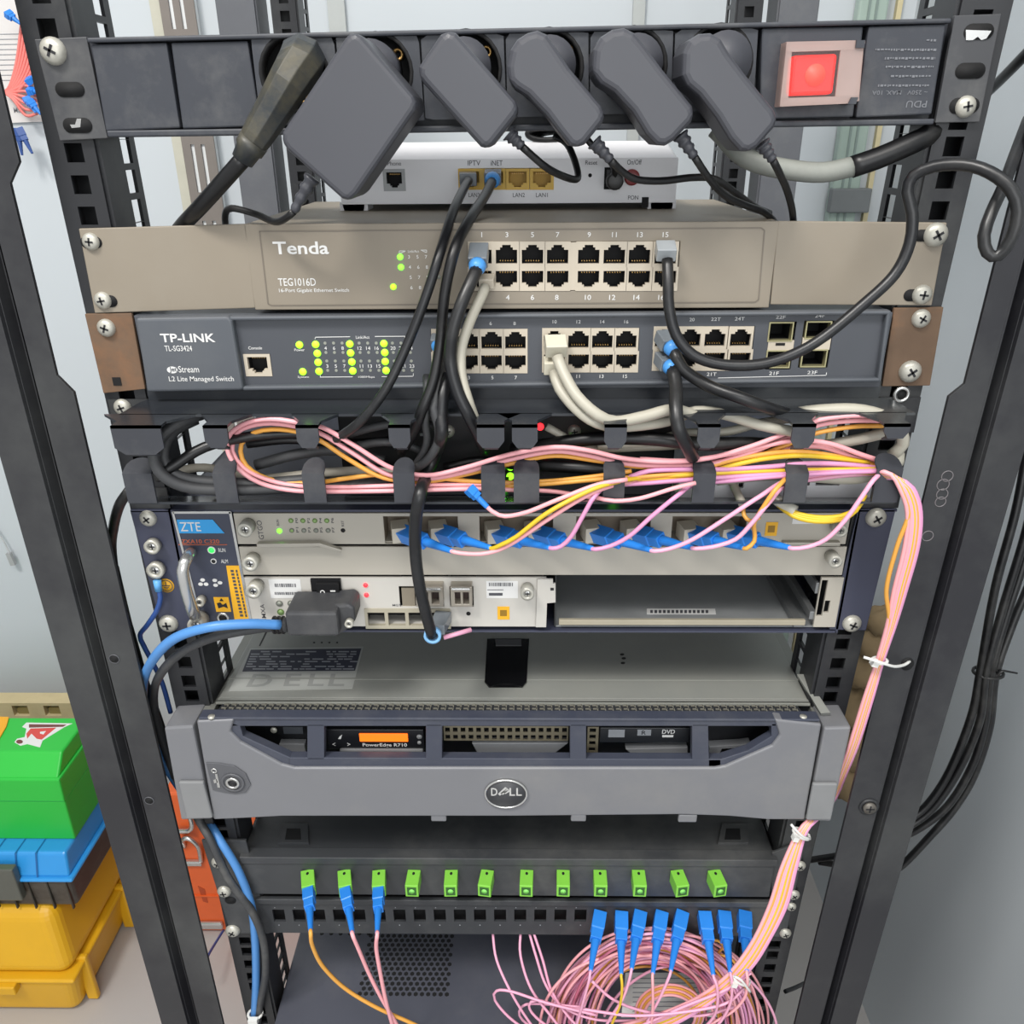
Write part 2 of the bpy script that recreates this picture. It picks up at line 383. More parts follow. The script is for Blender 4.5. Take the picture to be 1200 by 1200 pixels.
for k in range(6):
    o = cable('pigtail', [(4, 108, 758), (15, 106+k*2, 756-k), (30, 100+k*7, 757-k), (44, 108+k*5, 759-k)], 2.0, MATS['coral_fibre'], 'thin coral pink fibre pigtail spreading rightward over the paper sheet', 'pigtail', 'pigtails spreading over the wall paper')
for k, (a, b_, l) in enumerate((((8, 15), (24, 28), 'topmost'), ((32, 96), (46, 88), 'below the topmost'), ((33, 106), (48, 108), 'middle'), ((30, 114), (42, 132), 'above the lowest pair'), ((34, 118), (48, 134), 'resting on the paper edge'), ((20, 150), (26, 182), 'left of the lowest pair'), ((22, 150), (38, 180), 'right of the lowest pair'))):
    t = thing('fibre_connector', V(*a, 750), 'blue fibre pigtail connector on the wall at far left, %s' % l, 'connector')
    sc_plug(t, V(*a, 750-k), V(*b_, 748-k), 5, 4, DBLU if k > 4 else BLU)
# tan sack in the gap on the right, cream cut-out board behind the tool boxes
def lump(name, pts, r, m, label, cat):
    b = M(m, True); b.sweep(smooth_path([Vector(p) for p in pts], 14), r if not isinstance(r, list) else r, 14)
    return b
SACK = mat('tan_sackcloth', '8f7b5c', .9, var=.3, scale=25, bump=.6)
t = thing('cloth_sack', (480, 500, -700), 'crumpled tan cloth sack piled against the right wall, seen between right rail and post', 'sack')
for k, (x, y, r) in enumerate(((1036, 728, 34), (1030, 752, 42), (1022, 785, 48), (1012, 830, 55), (1004, 872, 58), (998, 905, 60))):
    c = VX(x, y, 484+k); vs = []; n, mm = 16, 10
    for i in range(mm+1):
        ph = math.pi*i/mm
        for j in range(n):
            th = 2*math.pi*j/n; rr = r*(1+.12*math.sin(5*th+i+k)+R.uniform(-.03, .03))
            vs.append(c+Vector((min(rr*.75*math.sin(ph)*math.cos(th), 519-c.x), rr*.7*math.sin(ph)*math.sin(th), rr*.6*math.cos(ph))))
    M(SACK, True).add(vs, [(i*n+j, i*n+(j+1) % n, (i+1)*n+(j+1) % n, (i+1)*n+j) for i in range(mm) for j in range(n)]).build('cloth_fold', t)
BRD = mat('cream_foam_board', 'c6b68e', .8, var=.12, scale=30, dust=.3, dustc='8f7a4e')
b = M(BRD)
Yb = 690
x0, x1 = V(-60, 850, Yb).x, V(100, 850, Yb).x; zt = V(40, 824, Yb).z; zb = V(40, 1000, Yb).z
hs = []
for cx in (-42, 21, 58):
    c = V(cx+2, 831, Yb)
    hs.append((c.x-13, c.x+15, c.z-15, c.z+7))
t = thing('foam_board', (-850, Yb, zb), 'cream board with a row of curved cut-outs behind the green toolbox', 'board')
b.plate(x0, x1, zb, zt, Yb, Yb+30, hs).build('board_slab', t, bevel=4)
for cx in (-42, 21, 58):
    c = V(cx+6, 834, Yb)
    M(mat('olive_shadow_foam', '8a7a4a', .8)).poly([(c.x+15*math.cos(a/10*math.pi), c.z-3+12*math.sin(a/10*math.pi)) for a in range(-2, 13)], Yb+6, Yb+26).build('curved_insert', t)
# ================================================================ rack
rack = thing('equipment_rack', (0, 150, -1200), 'black steel open rack frame with square-holed rails and grooved corner posts', 'rack')
UT = -44.85
def holes_z(z0, z1):
    out = []; u = -30
    for u in range(-8, 30):
        for k in range(3):
            z = UT-u*44.45-6.35-15.875*k
            if z0+8 < z < z1-8: out.append(z)
    return out
def rail(sx, Y, name, zt=260, zb=-1150, flange=1):
    b = M(BLK); x0, x1 = (sx*221, sx*246)
    b.plate(x0, x1, zb, zt, Y, Y+2, [(sx*232.5-4.75, sx*232.5+4.75, z-4.75, z+4.75) for z in holes_z(zb, zt)])
    def side(X, y0, y1, slots):
        q = MB().mt(BLK); q.plate(y0, y1, zb, zt, 0, 2, slots)
        b.add([(X+(v[1] if sx < 0 else -v[1]), v[0], v[2]) for v in q.v], q.f)
    zz = holes_z(zb, zt)
    side(sx*221, Y+2, Y+flange*46, [(Y+27, Y+39, z-6.2, z+6.2) for z in zz] if flange > 0 else [])
    side(sx*246, Y+2, Y+flange*46, [])
    if flange > 0: b.box(sx*223, sx*244, Y+19, Y+21, zb, zt)  # plate added to close the rail so its holes stay dark
    if flange > 0 and Y == 0: k_ = .027 if sx > 0 else -.007; b.v = [(v[0]+k_*v[2]+(1 if sx > 0 else 0), v[1], v[2]) for v in b.v]
    return b.build(name, rack)
rail(-1, 0, 'mounting_rail'); rail(1, 0, 'mounting_rail')
rail(-1, 480, 'rear_rail'); rail(1, 480, 'rear_rail')
REAR = mat('rear_post_grey', '5a5c61', .45, var=.08, dust=.1)
for s_ in (-1, 1):
    xs = [s_*262, s_*300]
    b = M(REAR).box(min(xs), max(xs), 478, 481, -1195, 260); b.box(s_*300-1.5, s_*300+1.5, 481, 530, -1195, 260); b.box(s_*262-1.5, s_*262+1.5, 481, 520, -1195, 260)
    b.build('rear_post', rack)
for s_, xi, xo in ((-1, -252, -305.5), (1, 252.5, 304)):
    w_ = xo-xi
    gA, gB = xi+w_*.40, xi+w_*.58      # groove limits
    b = M(POST)
    pr = [(gA, -20), (gA+w_*.05, -11), (gB-w_*.05, -11), (gB, -20), (xo, -20), (xo, 26), (xo-w_*.05, 26), (xo-w_*.05, -17.5), (gB-w_*.02, -17.5), (gB-w_*.08, -8.5), (gA+w_*.08, -8.5), (gA+w_*.02, -17.5)]
    b.plan(pr, -1195, 260)
    q = (88, 460, 70, 440) if s_ < 0 else (1112, 465, 1133, 450)
    zc, zd = V(q[0], q[1], -20).z, V(q[2], q[3], -20).z
    ze = V(17, 215, -20).z; zf = V(25, 190, -20).z
    xn = xi+w_*.14
    P_ = [(gA, -1195), (xi, -1195), (xi, zc), (xn, zd), (xn, ze), (xi, zf), (xi, 260), (gA, 260)]
    if s_ > 0: P_ = [(gA, -1195), (xi, -1195), (xi, zc), (xn, zd), (xn, 260), (gA, 260)]
    b.poly(P_, -20, -17.5)
    b.box(min(gA-1.2*s_*0, gA+1), max(gA, gA+1), -20, -11, -1195, 260)
    if s_ > 0: b.v = [(v[0]+.022*v[2], v[1], v[2]) for v in b.v]
    po = b.build('corner_post', rack, bevel=.6)
    # return lip running inward behind the strip, and a bolt / bolt holes
    if s_ < 0:
        for px, py in ((134, 772), (175, 938)):
            c = V(px, py, -20); M(VOID, True).disc(c, 3.2, -20.4, -19.5, 18).build('bolt_hole', po)
            M(mat('worn_edge', '55565a', .4), True).ring((c.x, 0, c.z), 3.1, 3.5, -20.5, -19.6).build('hole_edge', po)
    else:
        c = V(1018, 945, -20)
        b = M(BLK, True).ring((c.x, 0, c.z), 4.5, 7.2, -21, -19.5); b.mt(mat('dull_bolt', '6a6660', .5, .5)).disc(c, 4.6, -23, -19.5, 20); b.mt(SHAD, False).box(c.x-3, c.x+3, -23.3, -22.9, c.z-.5, c.z+.5); b.box(c.x-.5, c.x+.5, -23.3, -22.9, c.z-3, c.z+3)
        b.build('post_bolt', po)
        c = V(1063, 778, -20)
        M(VOID, True).disc(c, 4.3, -20.4, -19.5, 18, 5).build('tie_hole', po)
        b = M(mat('scratched_ring', '6e6a6c', .4), True)
        for px, py, r in ((1110, 562, 3.6), (1105, 572, 3.8), (1104, 583, 3.6), (1102, 592, 3.4), (1087, 632, 3.6)):
            c = V(px, py-4, -20); b.ring((c.x, 0, c.z), r-.5, r, -20.3, -19.8, 20)
        b.build('stamped_rings', po)
# cross members of the frame
for s_ in (-1, 1):
    for z in (-1150, 245): M(BLK).box(s_*252, s_*262, -15, 520, z-15, z+15).build('side_brace', rack)
for z in (-1175,):
    M(BLK).box(-300, 300, -15, 5, z-15, z+15).build('front_sill', rack); M(BLK).box(-300, 300, 500, 520, z-15, z+15).build('rear_sill', rack)
# ================================================================ power strip
pdu = thing('power_strip', V(600, 90, -3), 'black rack power strip with six round sockets and a glowing red switch', 'power strip')
b = M(PDU).ppoly([(101, 44), (400, 37), (800, 28), (1116, 21), (1094, 146), (126, 161)], 6, 44)
b.build('housing', pdu, bevel=1)
b = M(PDU)   # lips along top and bottom
b.ppoly([(101, 44), (800, 28), (1116, 21), (1115, 27), (800, 34), (102, 50)], -6, 8); b.ppoly([(124, 153), (1096, 139), (1094, 146), (126, 161)], -6, 8)
b.build('edge_lip', pdu, bevel=.8)
def quad_px(q): return [(V(x, y, -4).x, V(x, y, -4).z) for x, y in q]
def plate_round(parent, q, cpx, cpy, rpx, name):
    qq = quad_px(q); c = V(cpx, cpy, -4); r = (V(cpx+rpx, cpy, -4)-c).x; n = 48; vs = []; fs = []
    out = []
    for k in range(n):
        t = 2*math.pi*k/n+math.pi/4; d = (math.cos(t), math.sin(t)); best = 1e9
        for i in range(4):
            (ax, az), (bx, bz) = qq[i], qq[(i+1) % 4]; ex, ez = bx-ax, bz-az; den = d[0]*ez-d[1]*ex
            if abs(den) < 1e-9: continue
            tt = ((ax-c.x)*ez-(az-c.z)*ex)/den; uu = ((ax-c.x)*d[1]-(az-c.z)*d[0])/den
            if tt > 0 and -1e-6 <= uu <= 1+1e-6: best = min(best, tt)
        out.append((c.x+d[0]*best, c.z+d[1]*best)); vs += [(c.x+d[0]*r, -4, c.z+d[1]*r), (out[-1][0], -4, out[-1][1]), (c.x+d[0]*r, 5, c.z+d[1]*r)]
    for k in range(n):
        a, b2 = 3*k, 3*((k+1) % n); fs += [(a, a+1, b2+1, b2), (a, b2, b2+2, a+2)]
    b = M(PDU).add(vs, fs)
    o = b.build(name, parent)
    b = M(VOID, True).disc(c, r, 4.6, 5.8, 32); b.mt(VOID).ring((c.x, 0, c.z), r-1.5, r+.2, -4.4, 4)
    b.build('socket_well', o)
    b = M(BRASS, True)
    for dx, dz in ((r*.55, r*.45), (-r*.6, -r*.3), (r*.1, -r*.6)): b.ring((c.x+dx, 0, c.z+dz), 1.6, 3, 1, 4.6, 12)
    b.build('brass_contact', o)
# blank modules
for q in ([(106, 52), (195, 50), (211, 150), (124, 154)], [(200, 50), (290, 48), (306, 148), (214, 151)]):
    b = M(PDU).ppoly(q, -4, 6); b.build('blank_module', pdu, bevel=.8)
socks = [(345, 86), (443, 84), (547, 81), (643, 79), (741, 77), (841, 74)]
for i, (cx, cy_) in enumerate(socks):
    xl, xr = 294+i*99.5, 391+i*99.5; yt = 46-i*2.2
    plate_round(pdu, [(xl, yt), (xr, yt-2), (xr+10-i*3.2, yt+99-i), (xl+12-i*3.2, yt+101-i)], cx, cy_, 41, 'socket_module')
M(PDU).ppoly([(893, 33), (1012, 31), (1000, 137), (890, 140)], -4, 6).build('switch_module', pdu, bevel=.8)
M(PDU).ppoly([(1018, 31), (1109, 28), (1092, 134), (1003, 138)], -4.5, 6).build('label_module', pdu, bevel=.8)
b = M(mat('dim_relief_print', '6d6f74', .5))
b.text('~ 250V   MAX. 10A', 1022, 106, 1087, 111, -4.8, rot=180)
for k, (xa, xb, yy) in enumerate(((1086, 1097, 46), (1026, 1098, 57), (1037, 1096, 67), (1038, 1094, 77), (1044, 1092, 88), (1029, 1090, 99))):
    x = xa
    while x < xb:
        l_ = R.uniform(1.2, 4); b.rbox(x, yy, min(x+l_, xb), yy+R.uniform(1.6, 3), -4.8, -4.4); x += l_+R.uniform(.8, 1.6)
b.text('PDU', 1062, 118, 1086, 126, -4.8, rot=180)
b.build('label_print', pdu)
sw = M(mat('red_rocker_glow', 'ff2020', emit=1.0, emc='f20808')).ppoly([(930, 65), (982, 63), (976, 110), (926, 112)], -12, -3).build('rocker_switch', pdu, bevel=1.5)
M(mat('red_rocker_core', 'ff5040', emit=1.3, emc='ff1a14'), True).disc(V(955, 88, -12), 5, -12.6, -11.9).build('rocker_lamp', sw)
CLR = mat('clear_switch_cover', 'c0a8a0', .3, alpha=.45)
CLR2 = mat('clear_switch_window', 'b9a098', .2, alpha=.06)
M(CLR2).ppoly([(928, 61), (985, 59), (979, 113), (924, 115)], -15, -14.2).build('cover_window', pdu)
b = M(CLR)
for q in ([(922, 49), (1014, 47), (1012, 58), (921, 61)], [(915, 115), (1007, 112), (1007, 118), (1000, 121), (914, 125)], [(921, 61), (928, 61), (924, 115), (915, 115)], [(985, 59), (1012, 58), (1007, 112), (979, 113)]): b.ppoly(q, -15, -14)
b.ppoly([(922, 49), (926, 49), (918, 125), (914, 125)], -14, -4); b.ppoly([(922, 49), (1014, 47), (1014, 51), (922, 53)], -14, -4); b.ppoly([(914, 121), (1000, 117), (1000, 121), (914, 125)], -14, -4)
b.build('switch_cover', pdu)
M(PDU).ppoly([(1004, 47), (1014, 47), (1013, 56), (1003, 56)], -16, -4).build('cover_hinge', pdu); M(PDU).ppoly([(998, 114), (1006, 114), (1003, 122), (994, 122)], -16, -4).build('cover_hinge', pdu)
def slot(parent, px, py, wpx, hpx, Y, m=VOID, name='ear_slot'):
    a, b_, c, d = R4(px-wpx/2, py-hpx/2, px+wpx/2, py+hpx/2, Y); r = (d-c)/2; pts = []
    for k in range(9): t = -math.pi/2+math.pi*k/8; pts.append((b_-r+r*math.cos(t), (c+d)/2+r*math.sin(t)))
    for k in range(9): t = math.pi/2+math.pi*k/8; pts.append((a+r+r*math.cos(t), (c+d)/2+r*math.sin(t)))
    return M(m, True).poly(pts, Y-.3, Y+.3).build(name, parent)
EAR = mat('ear_dark_grey', '3d3e41', .5, dust=.15)
e = M(EAR).ppoly([(40, 46), (101, 43), (126, 162), (70, 165)], -3, -.5).build('mounting_ear', pdu, bevel=.4)
for x, y in ((82, 105), (91, 147)): slot(e, x, y, 34, 18, -3.1)
M(CHR).ppoly([(82, 146), (88, 146), (90, 139), (95, 139), (94, 149), (84, 150)], -3.6, -3.3).build('cage_nut', e)
screw(e, 63, 60, -3, 15)
e = M(EAR).ppoly([(1119, 18), (1174, 16), (1148, 143), (1096, 144)], -3, -.5).build('mounting_ear', pdu, bevel=.4)
for x, y in ((1147, 37), (1137, 83), (1130, 124)): slot(e, x, y, 35, 19, -3.1)
M(CHR).ppoly([(1132, 35), (1162, 36), (1156, 45), (1150, 47), (1146, 43), (1140, 47), (1132, 47)], -3.6, -3.3).build('cage_nut', e)
screw(e, 1131, 125, -3, 12)
# ---------------------------------------------------------------- plugs and adapters
PGR = mat('moulded_plug_grey', '2b2f32', .45, dust=.35, dustc='8f8258', scale=60)
t = thing('mains_plug', V(345, 86, -10), 'thick grey moulded mains plug in the leftmost socket of the power strip', 'plug')
pth = [V(355, 68, -8), V(350, 78, -18), V(338, 98, -22), V(318, 132, -23), V(302, 158, -24), V(296, 168, -24)]
M(PGR).sweep(smooth_path(pth, 5), [11.5-4.5*i/(len(smooth_path(pth, 5))-1) for i in range(len(smooth_path(pth, 5)))], 8).build('plug_body', t, bevel=1)
M(PGR, True).sweep([V(298, 165, -24), V(292, 174, -24), V(291, 176, -24), V(284, 188, -24)], [7.6, 7.4, 6.4, 5.6], 14).build('strain_relief', t)
M(RUB, True).sweep(smooth_path([V(286, 185, -24), V(262, 212, -20), V(235, 242, -8), V(216, 262, 8), V(205, 276, 20)]), 4.2, 12).build('cord', t)
def adapter(outline, sock, label, relief, cord, Yf=-46, Yb=-14, bev=3.2, rr=4.2, cr_=1.9, ribs=True, back=None):
    t = thing('power_adapter', V(*sock, -10), label, 'power adapter')
    M(ADP).ppoly(outline, Yf, Yb).build('case', t, bevel=bev, seg=3)
    c = V(*sock, 4)
    M(ADP, True).disc(c, 13, Yb-.5, 3, 24).build('plug_neck', t)
    A, B = V(*relief[0], relief[2]), V(*relief[1], relief[2]); n = 14
    M(ADP, True).sweep([A.lerp(B, i/n) for i in range(n+1)], [(rr*(1-.45*i/n))*(1 if (i//2) % 2 == 0 else .78) for i in range(n+1)], 10).build('strain_relief', t)
    M(RUB, True).sweep(smooth_path([B]+[V(*p) for p in cord], 3), cr_, 8).build('cord', t)
    return t
adapter([(404, 44), (409, 39), (416, 37), (424, 42), (484, 112), (489, 122), (486, 130), (418, 228), (409, 236), (400, 233), (336, 176), (329, 166), (330, 155)], (443, 84), 'large square black power adapter, biggest on the power strip', ((366, 208), (344, 248), -30), [(336, 255, -26), (322, 260, -18), (300, 251, -4), (272, 244, 4), (264, 250, 10), (264, 262, 16)], Yf=-56, Yb=-18)
adapter([(490, 90), (490, 78), (516, 40), (524, 35), (534, 38), (604, 118), (609, 128), (605, 136), (578, 170), (571, 175), (563, 172), (496, 98)], (547, 81), 'rectangular black power adapter with sharp corners, right of the large square one', ((596, 156), (612, 172), -30), [(640, 196, -24), (664, 208, -10), (677, 209, 0), (674, 190, 10), (664, 168, 20), (650, 160, 26)])
adapter([(596, 95), (594, 78), (598, 58), (606, 46), (618, 38), (630, 35), (641, 40), (652, 56), (668, 80), (705, 124), (710, 134), (707, 143), (686, 169), (677, 174), (668, 171), (655, 155), (640, 135), (618, 112), (604, 103)], (643, 79), 'rounded black power adapter between the rectangular one and the one above the router button', ((696, 166), (716, 188), -30), [(728, 200, -24), (745, 210, -20), (775, 212, -14), (812, 208, -8), (838, 210, -2), (862, 226, 6), (884, 242, 14), (902, 250, 22)])
adapter([(694, 85), (696, 58), (704, 43), (718, 34), (732, 32), (744, 38), (757, 54), (778, 82), (812, 124), (815, 134), (811, 143), (790, 165), (780, 171), (770, 170), (758, 158), (742, 132), (720, 108), (704, 98)], (741, 77), 'rounded black power adapter, second from the red switch', ((797, 158), (814, 184), -30), [(830, 208, -24), (848, 228, -14), (872, 240, -4), (894, 248, 6), (906, 258, 14), (910, 268, 20)])
adapter([(800, 88), (801, 62), (808, 47), (820, 39), (834, 38), (846, 45), (856, 62), (874, 86), (908, 128), (913, 139), (909, 149), (888, 173), (878, 179), (868, 177), (856, 164), (840, 138), (820, 112), (806, 100)], (841, 74), 'rounded black power adapter nearest the red switch', ((893, 168), (906, 188), -30), [(914, 204, -24), (922, 222, -14), (928, 244, -4), (930, 262, 6), (931, 275, 14)])
# thick grey to black feed cable under the right end
t = thing('feed_cable', V(1000, 200, -8), 'thick dusty grey feed cable with a black sleeve under the glowing red switch', 'cable')
gp = [V(838, 150, 20), V(848, 160, 18), V(862, 176, 12), V(885, 190, 6), (V(925, 199, 2)), V(965, 202, 0), V(1000, 195, -2)]
M(mat('dusty_feed_grey', '80837d', .6, var=.15, dust=.3), True).sweep(smooth_path(gp), 5.2, 12).build('grey_sheath', t)
M(RUB, True).sweep(smooth_path([V(998, 196, -2), V(1030, 185, -2), V(1060, 172, -1), V(1085, 160, 2), V(1100, 148, 8)]), [5.6]*len(smooth_path([V(998, 196, -2), V(1030, 185, -2), V(1060, 172, -1), V(1085, 160, 2), V(1100, 148, 8)])), 12).build('black_sleeve', t)
def hole_px(x0, y0, x1, y1, Y): return R4(x0, y0, x1, y1, Y)
# ================================================================ white router
YR = 80
zt_ten = V(600, 261, -3).z
rt = thing('white_router', (0, YR+60, zt_ten), 'white router with yellow network jacks standing on the brown grey switch', 'router')
x0, x1 = V(398, 215, YR).x, V(793, 215, YR).x; zb = zt_ten+4; zt = V(600, 186, YR).z; zt2 = V(600, 166, YR+14).z
jacks = [(449, 198, 475, 224), (538, 197, 649, 222), (708, 196, 727, 222)]
b = M(WHT).plate(x0, x1, zb, zt, YR, YR+2, [hole_px(*j, YR) for j in jacks]); b.ebox(x0, x1, YR+2, YR+110, zb, zt)
b.build('lower_shell', rt, bevel=1)
b = M(WHT).add([(x0, YR, zt), (x1, YR, zt), (x1, YR+110, zt), (x0, YR+110, zt), (x0+3, YR+12, zt2), (x1-6, YR+12, zt2), (x1-6, YR+106, zt2-2), (x0+3, YR+106, zt2-2)],
    [(0, 1, 5, 4), (1, 2, 6, 5), (2, 3, 7, 6), (3, 0, 4, 7), (4, 5, 6, 7)])
b.build('sloped_top', rt, bevel=3, seg=3)
for px in (415, 775): M(WHT, True).disc(V(px, 240, YR+6), 7, YR+4, YR+16).build('foot', rt)
for px in (415, 775):
    c = V(px, 238, YR+6); M(WHT).box(c.x-9, c.x+9, YR+4, YR+24, zt_ten, zb+1).build('foot', rt)
YJ = mat('yellow_jack_plastic', 'cfa419', .4, var=.05)
port(rt, 462, 211, 18, 18, YR-.3, flip=True, cell=(26, 26), frame=mat('grey_jack', '9c9fa0', .4), name='phone_jack')
for k, cx in enumerate((551, 579, 606.5, 635)):
    port(rt, cx, 210, 21, 18, YR-.3, flip=True, cell=(28, 25), frame=YJ, name='network_jack', cav=mat('yellow_jack_inner', 'b88f18', .5))
b = M(VOID).rbox(708, 196, 727, 222, YR+1, YR+8); b.mt(mat('jack_inner', '2a2a2d', .4)).rbox(711, 199, 724, 219, YR-.4, YR+1)
b.build('power_jack', rt)
M(VOID, True).disc(V(691.5, 205.5, YR), 1.2, YR-.2, YR+.2, 12).build('reset_hole', rt)
M(mat('dark_red_button', '7d2a2c', .35), True).disc(V(741, 208, YR-3), 4.8, YR-3, YR+1, 20).build('power_button', rt, bevel=.8)
M(VOID).rbox(752, 231, 760, 243, YR-.3, YR+2).build('latch_notch', rt)
b = M(INKD)
for s_, q in (('Phone', (454, 189, 470, 194)), ('IPTV', (548, 188, 563, 194)), ('iNET', (575, 188, 589, 194)), ('LAN3', (549, 226, 562, 231)), ('LAN2', (601, 226, 615, 231)), ('LAN1', (628, 226, 642, 231)), ('Reset', (686, 188, 700, 193)), ('On/Off', (735, 187, 752, 193)), ('PON', (736, 229, 748, 234))):
    b.text(s_, *q, YR-.3)
b.build('port_lettering', rt)
t = thing('power_plug', V(718, 212, 72), 'small black angled power plug pushed into the white router beside its red button', 'plug')
c = V(720, 212, 74)
M(RUB, True).disc(c, 5.2, 68, 79, 18).build('plug_head', t, bevel=1)
M(RUB, True).sweep(smooth_path([c+Vector((0, -4, 2)), V(719, 196, 66), V(712, 186, 50), V(700, 176, 34), V(692, 168, 30), V(684, 158, 32)]), 1.9, 8).build('cord', t)
# coil of spare cord on top of the router
for k in range(5):
    pts = []
    for a in range(0, 25):
        th = 2*math.pi*a/24
        pts.append(V(640+22*math.cos(th)+k*3, 157+7*math.sin(th)+k*1.2, 92+k*4))
    cable('spare_cable', pts, 1.7, RUB, 'loop of thin black cord lying coiled on top of the white router', 'cord', 'coiled cord on the router')
# ================================================================ brown switch
YT = -3
tn = thing('network_switch', (0, 60, V(600, 362, YT).z), 'brown grey sixteen-port switch with wide blank ears below the white router', 'switch')
x0, x1, zb, zt = R4(286+6, 261, 912-5, 362, YT)
bl = [(549, 284, 671, 341), (673, 283, 796, 340)]
bx = R4(549, 283.5, 795, 340.5, YT)
b = M(TEN).plate(x0, x1, zb, zt, YT, YT+2, [bx]); b.ebox(x0, x1, YT+2, 165, zb, zt)
b.build('case', tn, bevel=.5)
def outline(b, pts, Y, w=.7):
    for (ax, az), (bx_, bz) in zip(pts, pts[1:]+pts[:1]):
        d = Vector((bx_-ax, 0, bz-az)); n_ = Vector((-d.z, 0, d.x)).normalized()*w/2
        b.add([(ax+n_.x, Y, az+n_.z), (bx_+n_.x, Y, bz+n_.z), (bx_-n_.x, Y, bz-n_.z), (ax-n_.x, Y, az-n_.z)], [(0, 1, 2, 3)])
def pxs(pts, Y): return [(V(x, y, Y).x, V(x, y, Y).z) for x, y in pts]
b = M(mat('panel_groove', '6d655a', .5)); outline(b, pxs([(304, 271), (892, 267), (896, 270), (889, 351), (885, 354), (318, 358), (314, 356)], YT-.2), YT-.25)
b.build('panel_groove', tn)
EARM = M(TEN).ppoly([(92, 268), (288, 262.5), (299, 361), (111, 367)], YT, YT+2.5); EARM.build('mounting_ear', tn, bevel=.5)
M(TEN).ppoly([(912, 259), (1110, 261), (1092, 358), (903, 357)], YT, YT+2.5).build('mounting_ear', tn, bevel=.5)
for x, y, r, sx in ((107, 283, 10, 0), (121, 352, 10, 4), (1096, 275, 14, -8), (1080, 345, 11.5, -7)):
    slot(tn, x+sx, y+1, 2.1*r+4, 14, YT-.1); screw(tn, x, y, YT, r)
for k, cx in enumerate((563.5, 593.5, 624, 653.5)):
    port(tn, cx, 298, 25, 22, YT-.4, cell=(30, 30)); port(tn, cx, 327, 25, 19, YT-.4, flip=True, cell=(30, 28))
for k, cx in enumerate((690, 720, 749.5, 780)):
    port(tn, cx, 298, 25, 22, YT-.4, cell=(30, 30)); port(tn, cx-.5, 327, 25, 19, YT-.4, flip=True, cell=(30, 28))
M(CREAM).rbox(668, 284, 675.5, 340, YT-.3, YT+1).build('port_divider', tn)
b = M(INKW).text('Tenda', 320, 283, 385, 298, YT-.2, True); b.build('brand_lettering', tn)
b = M(INKW).text('TEG1016D', 326, 326, 370, 335, YT-.2); b.text('16-Port Gigabit Ethernet Switch', 327, 338, 409, 343.5, YT-.2)
b.text('Link/Act', 478, 293, 491, 296, YT-.2)
outline(b, pxs([(468, 297), (468, 294), (476, 294)], YT), YT-.25, .35); outline(b, pxs([(493, 293), (500, 293), (500, 296)], YT), YT-.25, .35)
for n_, x in zip('1 3 5 7 9 11 13 15'.split(), (564.5, 594, 624, 653.5, 690.5, 720, 750, 780)): b.text(n_, x-2.2*len(n_), 272, x+2.2*len(n_), 278, YT-.2)
for n_, x in zip('2 4 6 8 10 12 14 16'.split(), (567, 595, 624, 652.5, 689, 717.5, 746, 775)): b.text(n_, x-2.2*len(n_), 345.5, x+2.2*len(n_), 351.5, YT-.2)
for k in range(4):
    for j in range(4):
        if k: b.text(str(1+2*k+j), 468+k*10+j*1, 299+j*12, 470.5+k*10+j*1, 303+j*12, YT-.2)
b.build('front_lettering', tn)
for x, y, m_ in ((469, 301, LEDG), (470, 313, LEDG), (461, 336, LEDY)): led(tn, x, y, YT, 3.6, m_)
for x, y in ((515, 312), (514, 324)): led(tn, x, y, YT, 2.6, OFF)
# ================================================================ slate switch
YP = -6
tp = thing('network_switch', (0, 60, V(600, 455, 0).z), 'slate grey twenty-four-port switch with rusty ears below the brown grey switch', 'switch')
x0, x1, zb, zt = R4(165, 368, 1038, 455, YP)
pb = [(506, 385.5, 618, 437), (635.5, 384.5, 748, 436), (765.5, 382.5, 882, 434), (900, 377, 930, 433), (939, 376, 974, 431), (287, 415, 318, 441)]
b = M(TPD).plate(x0, x1, zb, zt, YP, YP+2, [R4(*q, YP) for q in pb]); b.ebox(x0, x1, YP+2, 180, zb, zt)
b.build('case', tp, bevel=.8)
M(TPL).ppoly([(158, 373), (268, 371), (272, 376), (285, 455), (284, 458), (172, 460)], YP-5, YP+3).build('brand_panel', tp, bevel=2, seg=3)
b = M(TPL); b.ppoly([(268, 371), (1044, 364), (1043, 369), (269, 376)], YP-4, YP+2); b.ppoly([(283, 453), (1034, 443), (1032, 448), (284, 458)], YP-4, YP+2); b.ppoly([(1040, 364), (1045, 364), (1033, 448), (1028, 448)], YP-4, YP+2)
b.build('face_rim', tp, bevel=1)
M(RUST).ppoly([(99, 368), (154, 367), (170, 456), (121, 461)], -3, -.5).build('mounting_ear', tp, bevel=.4)
M(RUST).ppoly([(1048, 361), (1106, 360), (1090, 452), (1034, 453)], -3, -.5).build('mounting_ear', tp, bevel=.4)
for x, y, r in ((125, 384, 10.5), (1079, 373, 11), (1066, 435, 13)): screw(tp, x, y, -3, r)
c = V(136, 446, -3); M(VOID).box(c.x-2, c.x+3, -3.3, -2.8, c.z-3, c.z+2).build('ear_hole', tp)
port(tp, 302, 428, 23, 19, YP-.3, flip=True, cell=(31, 26), name='console_port')
for cx in (520, 548, 576, 604):
    port(tp, cx, 399, 24, 20, YP-.3, cell=(28.5, 27)); port(tp, cx, 425, 24, 17, YP-.3, flip=True, cell=(28.5, 25))
for k, cx in enumerate((649.5, 678, 706, 734)):
    port(tp, cx, 398, 24, 20, YP-.3, cell=(28.5, 27)); port(tp, cx, 424, 24, 17, YP-.3, flip=True, cell=(28.5, 25))
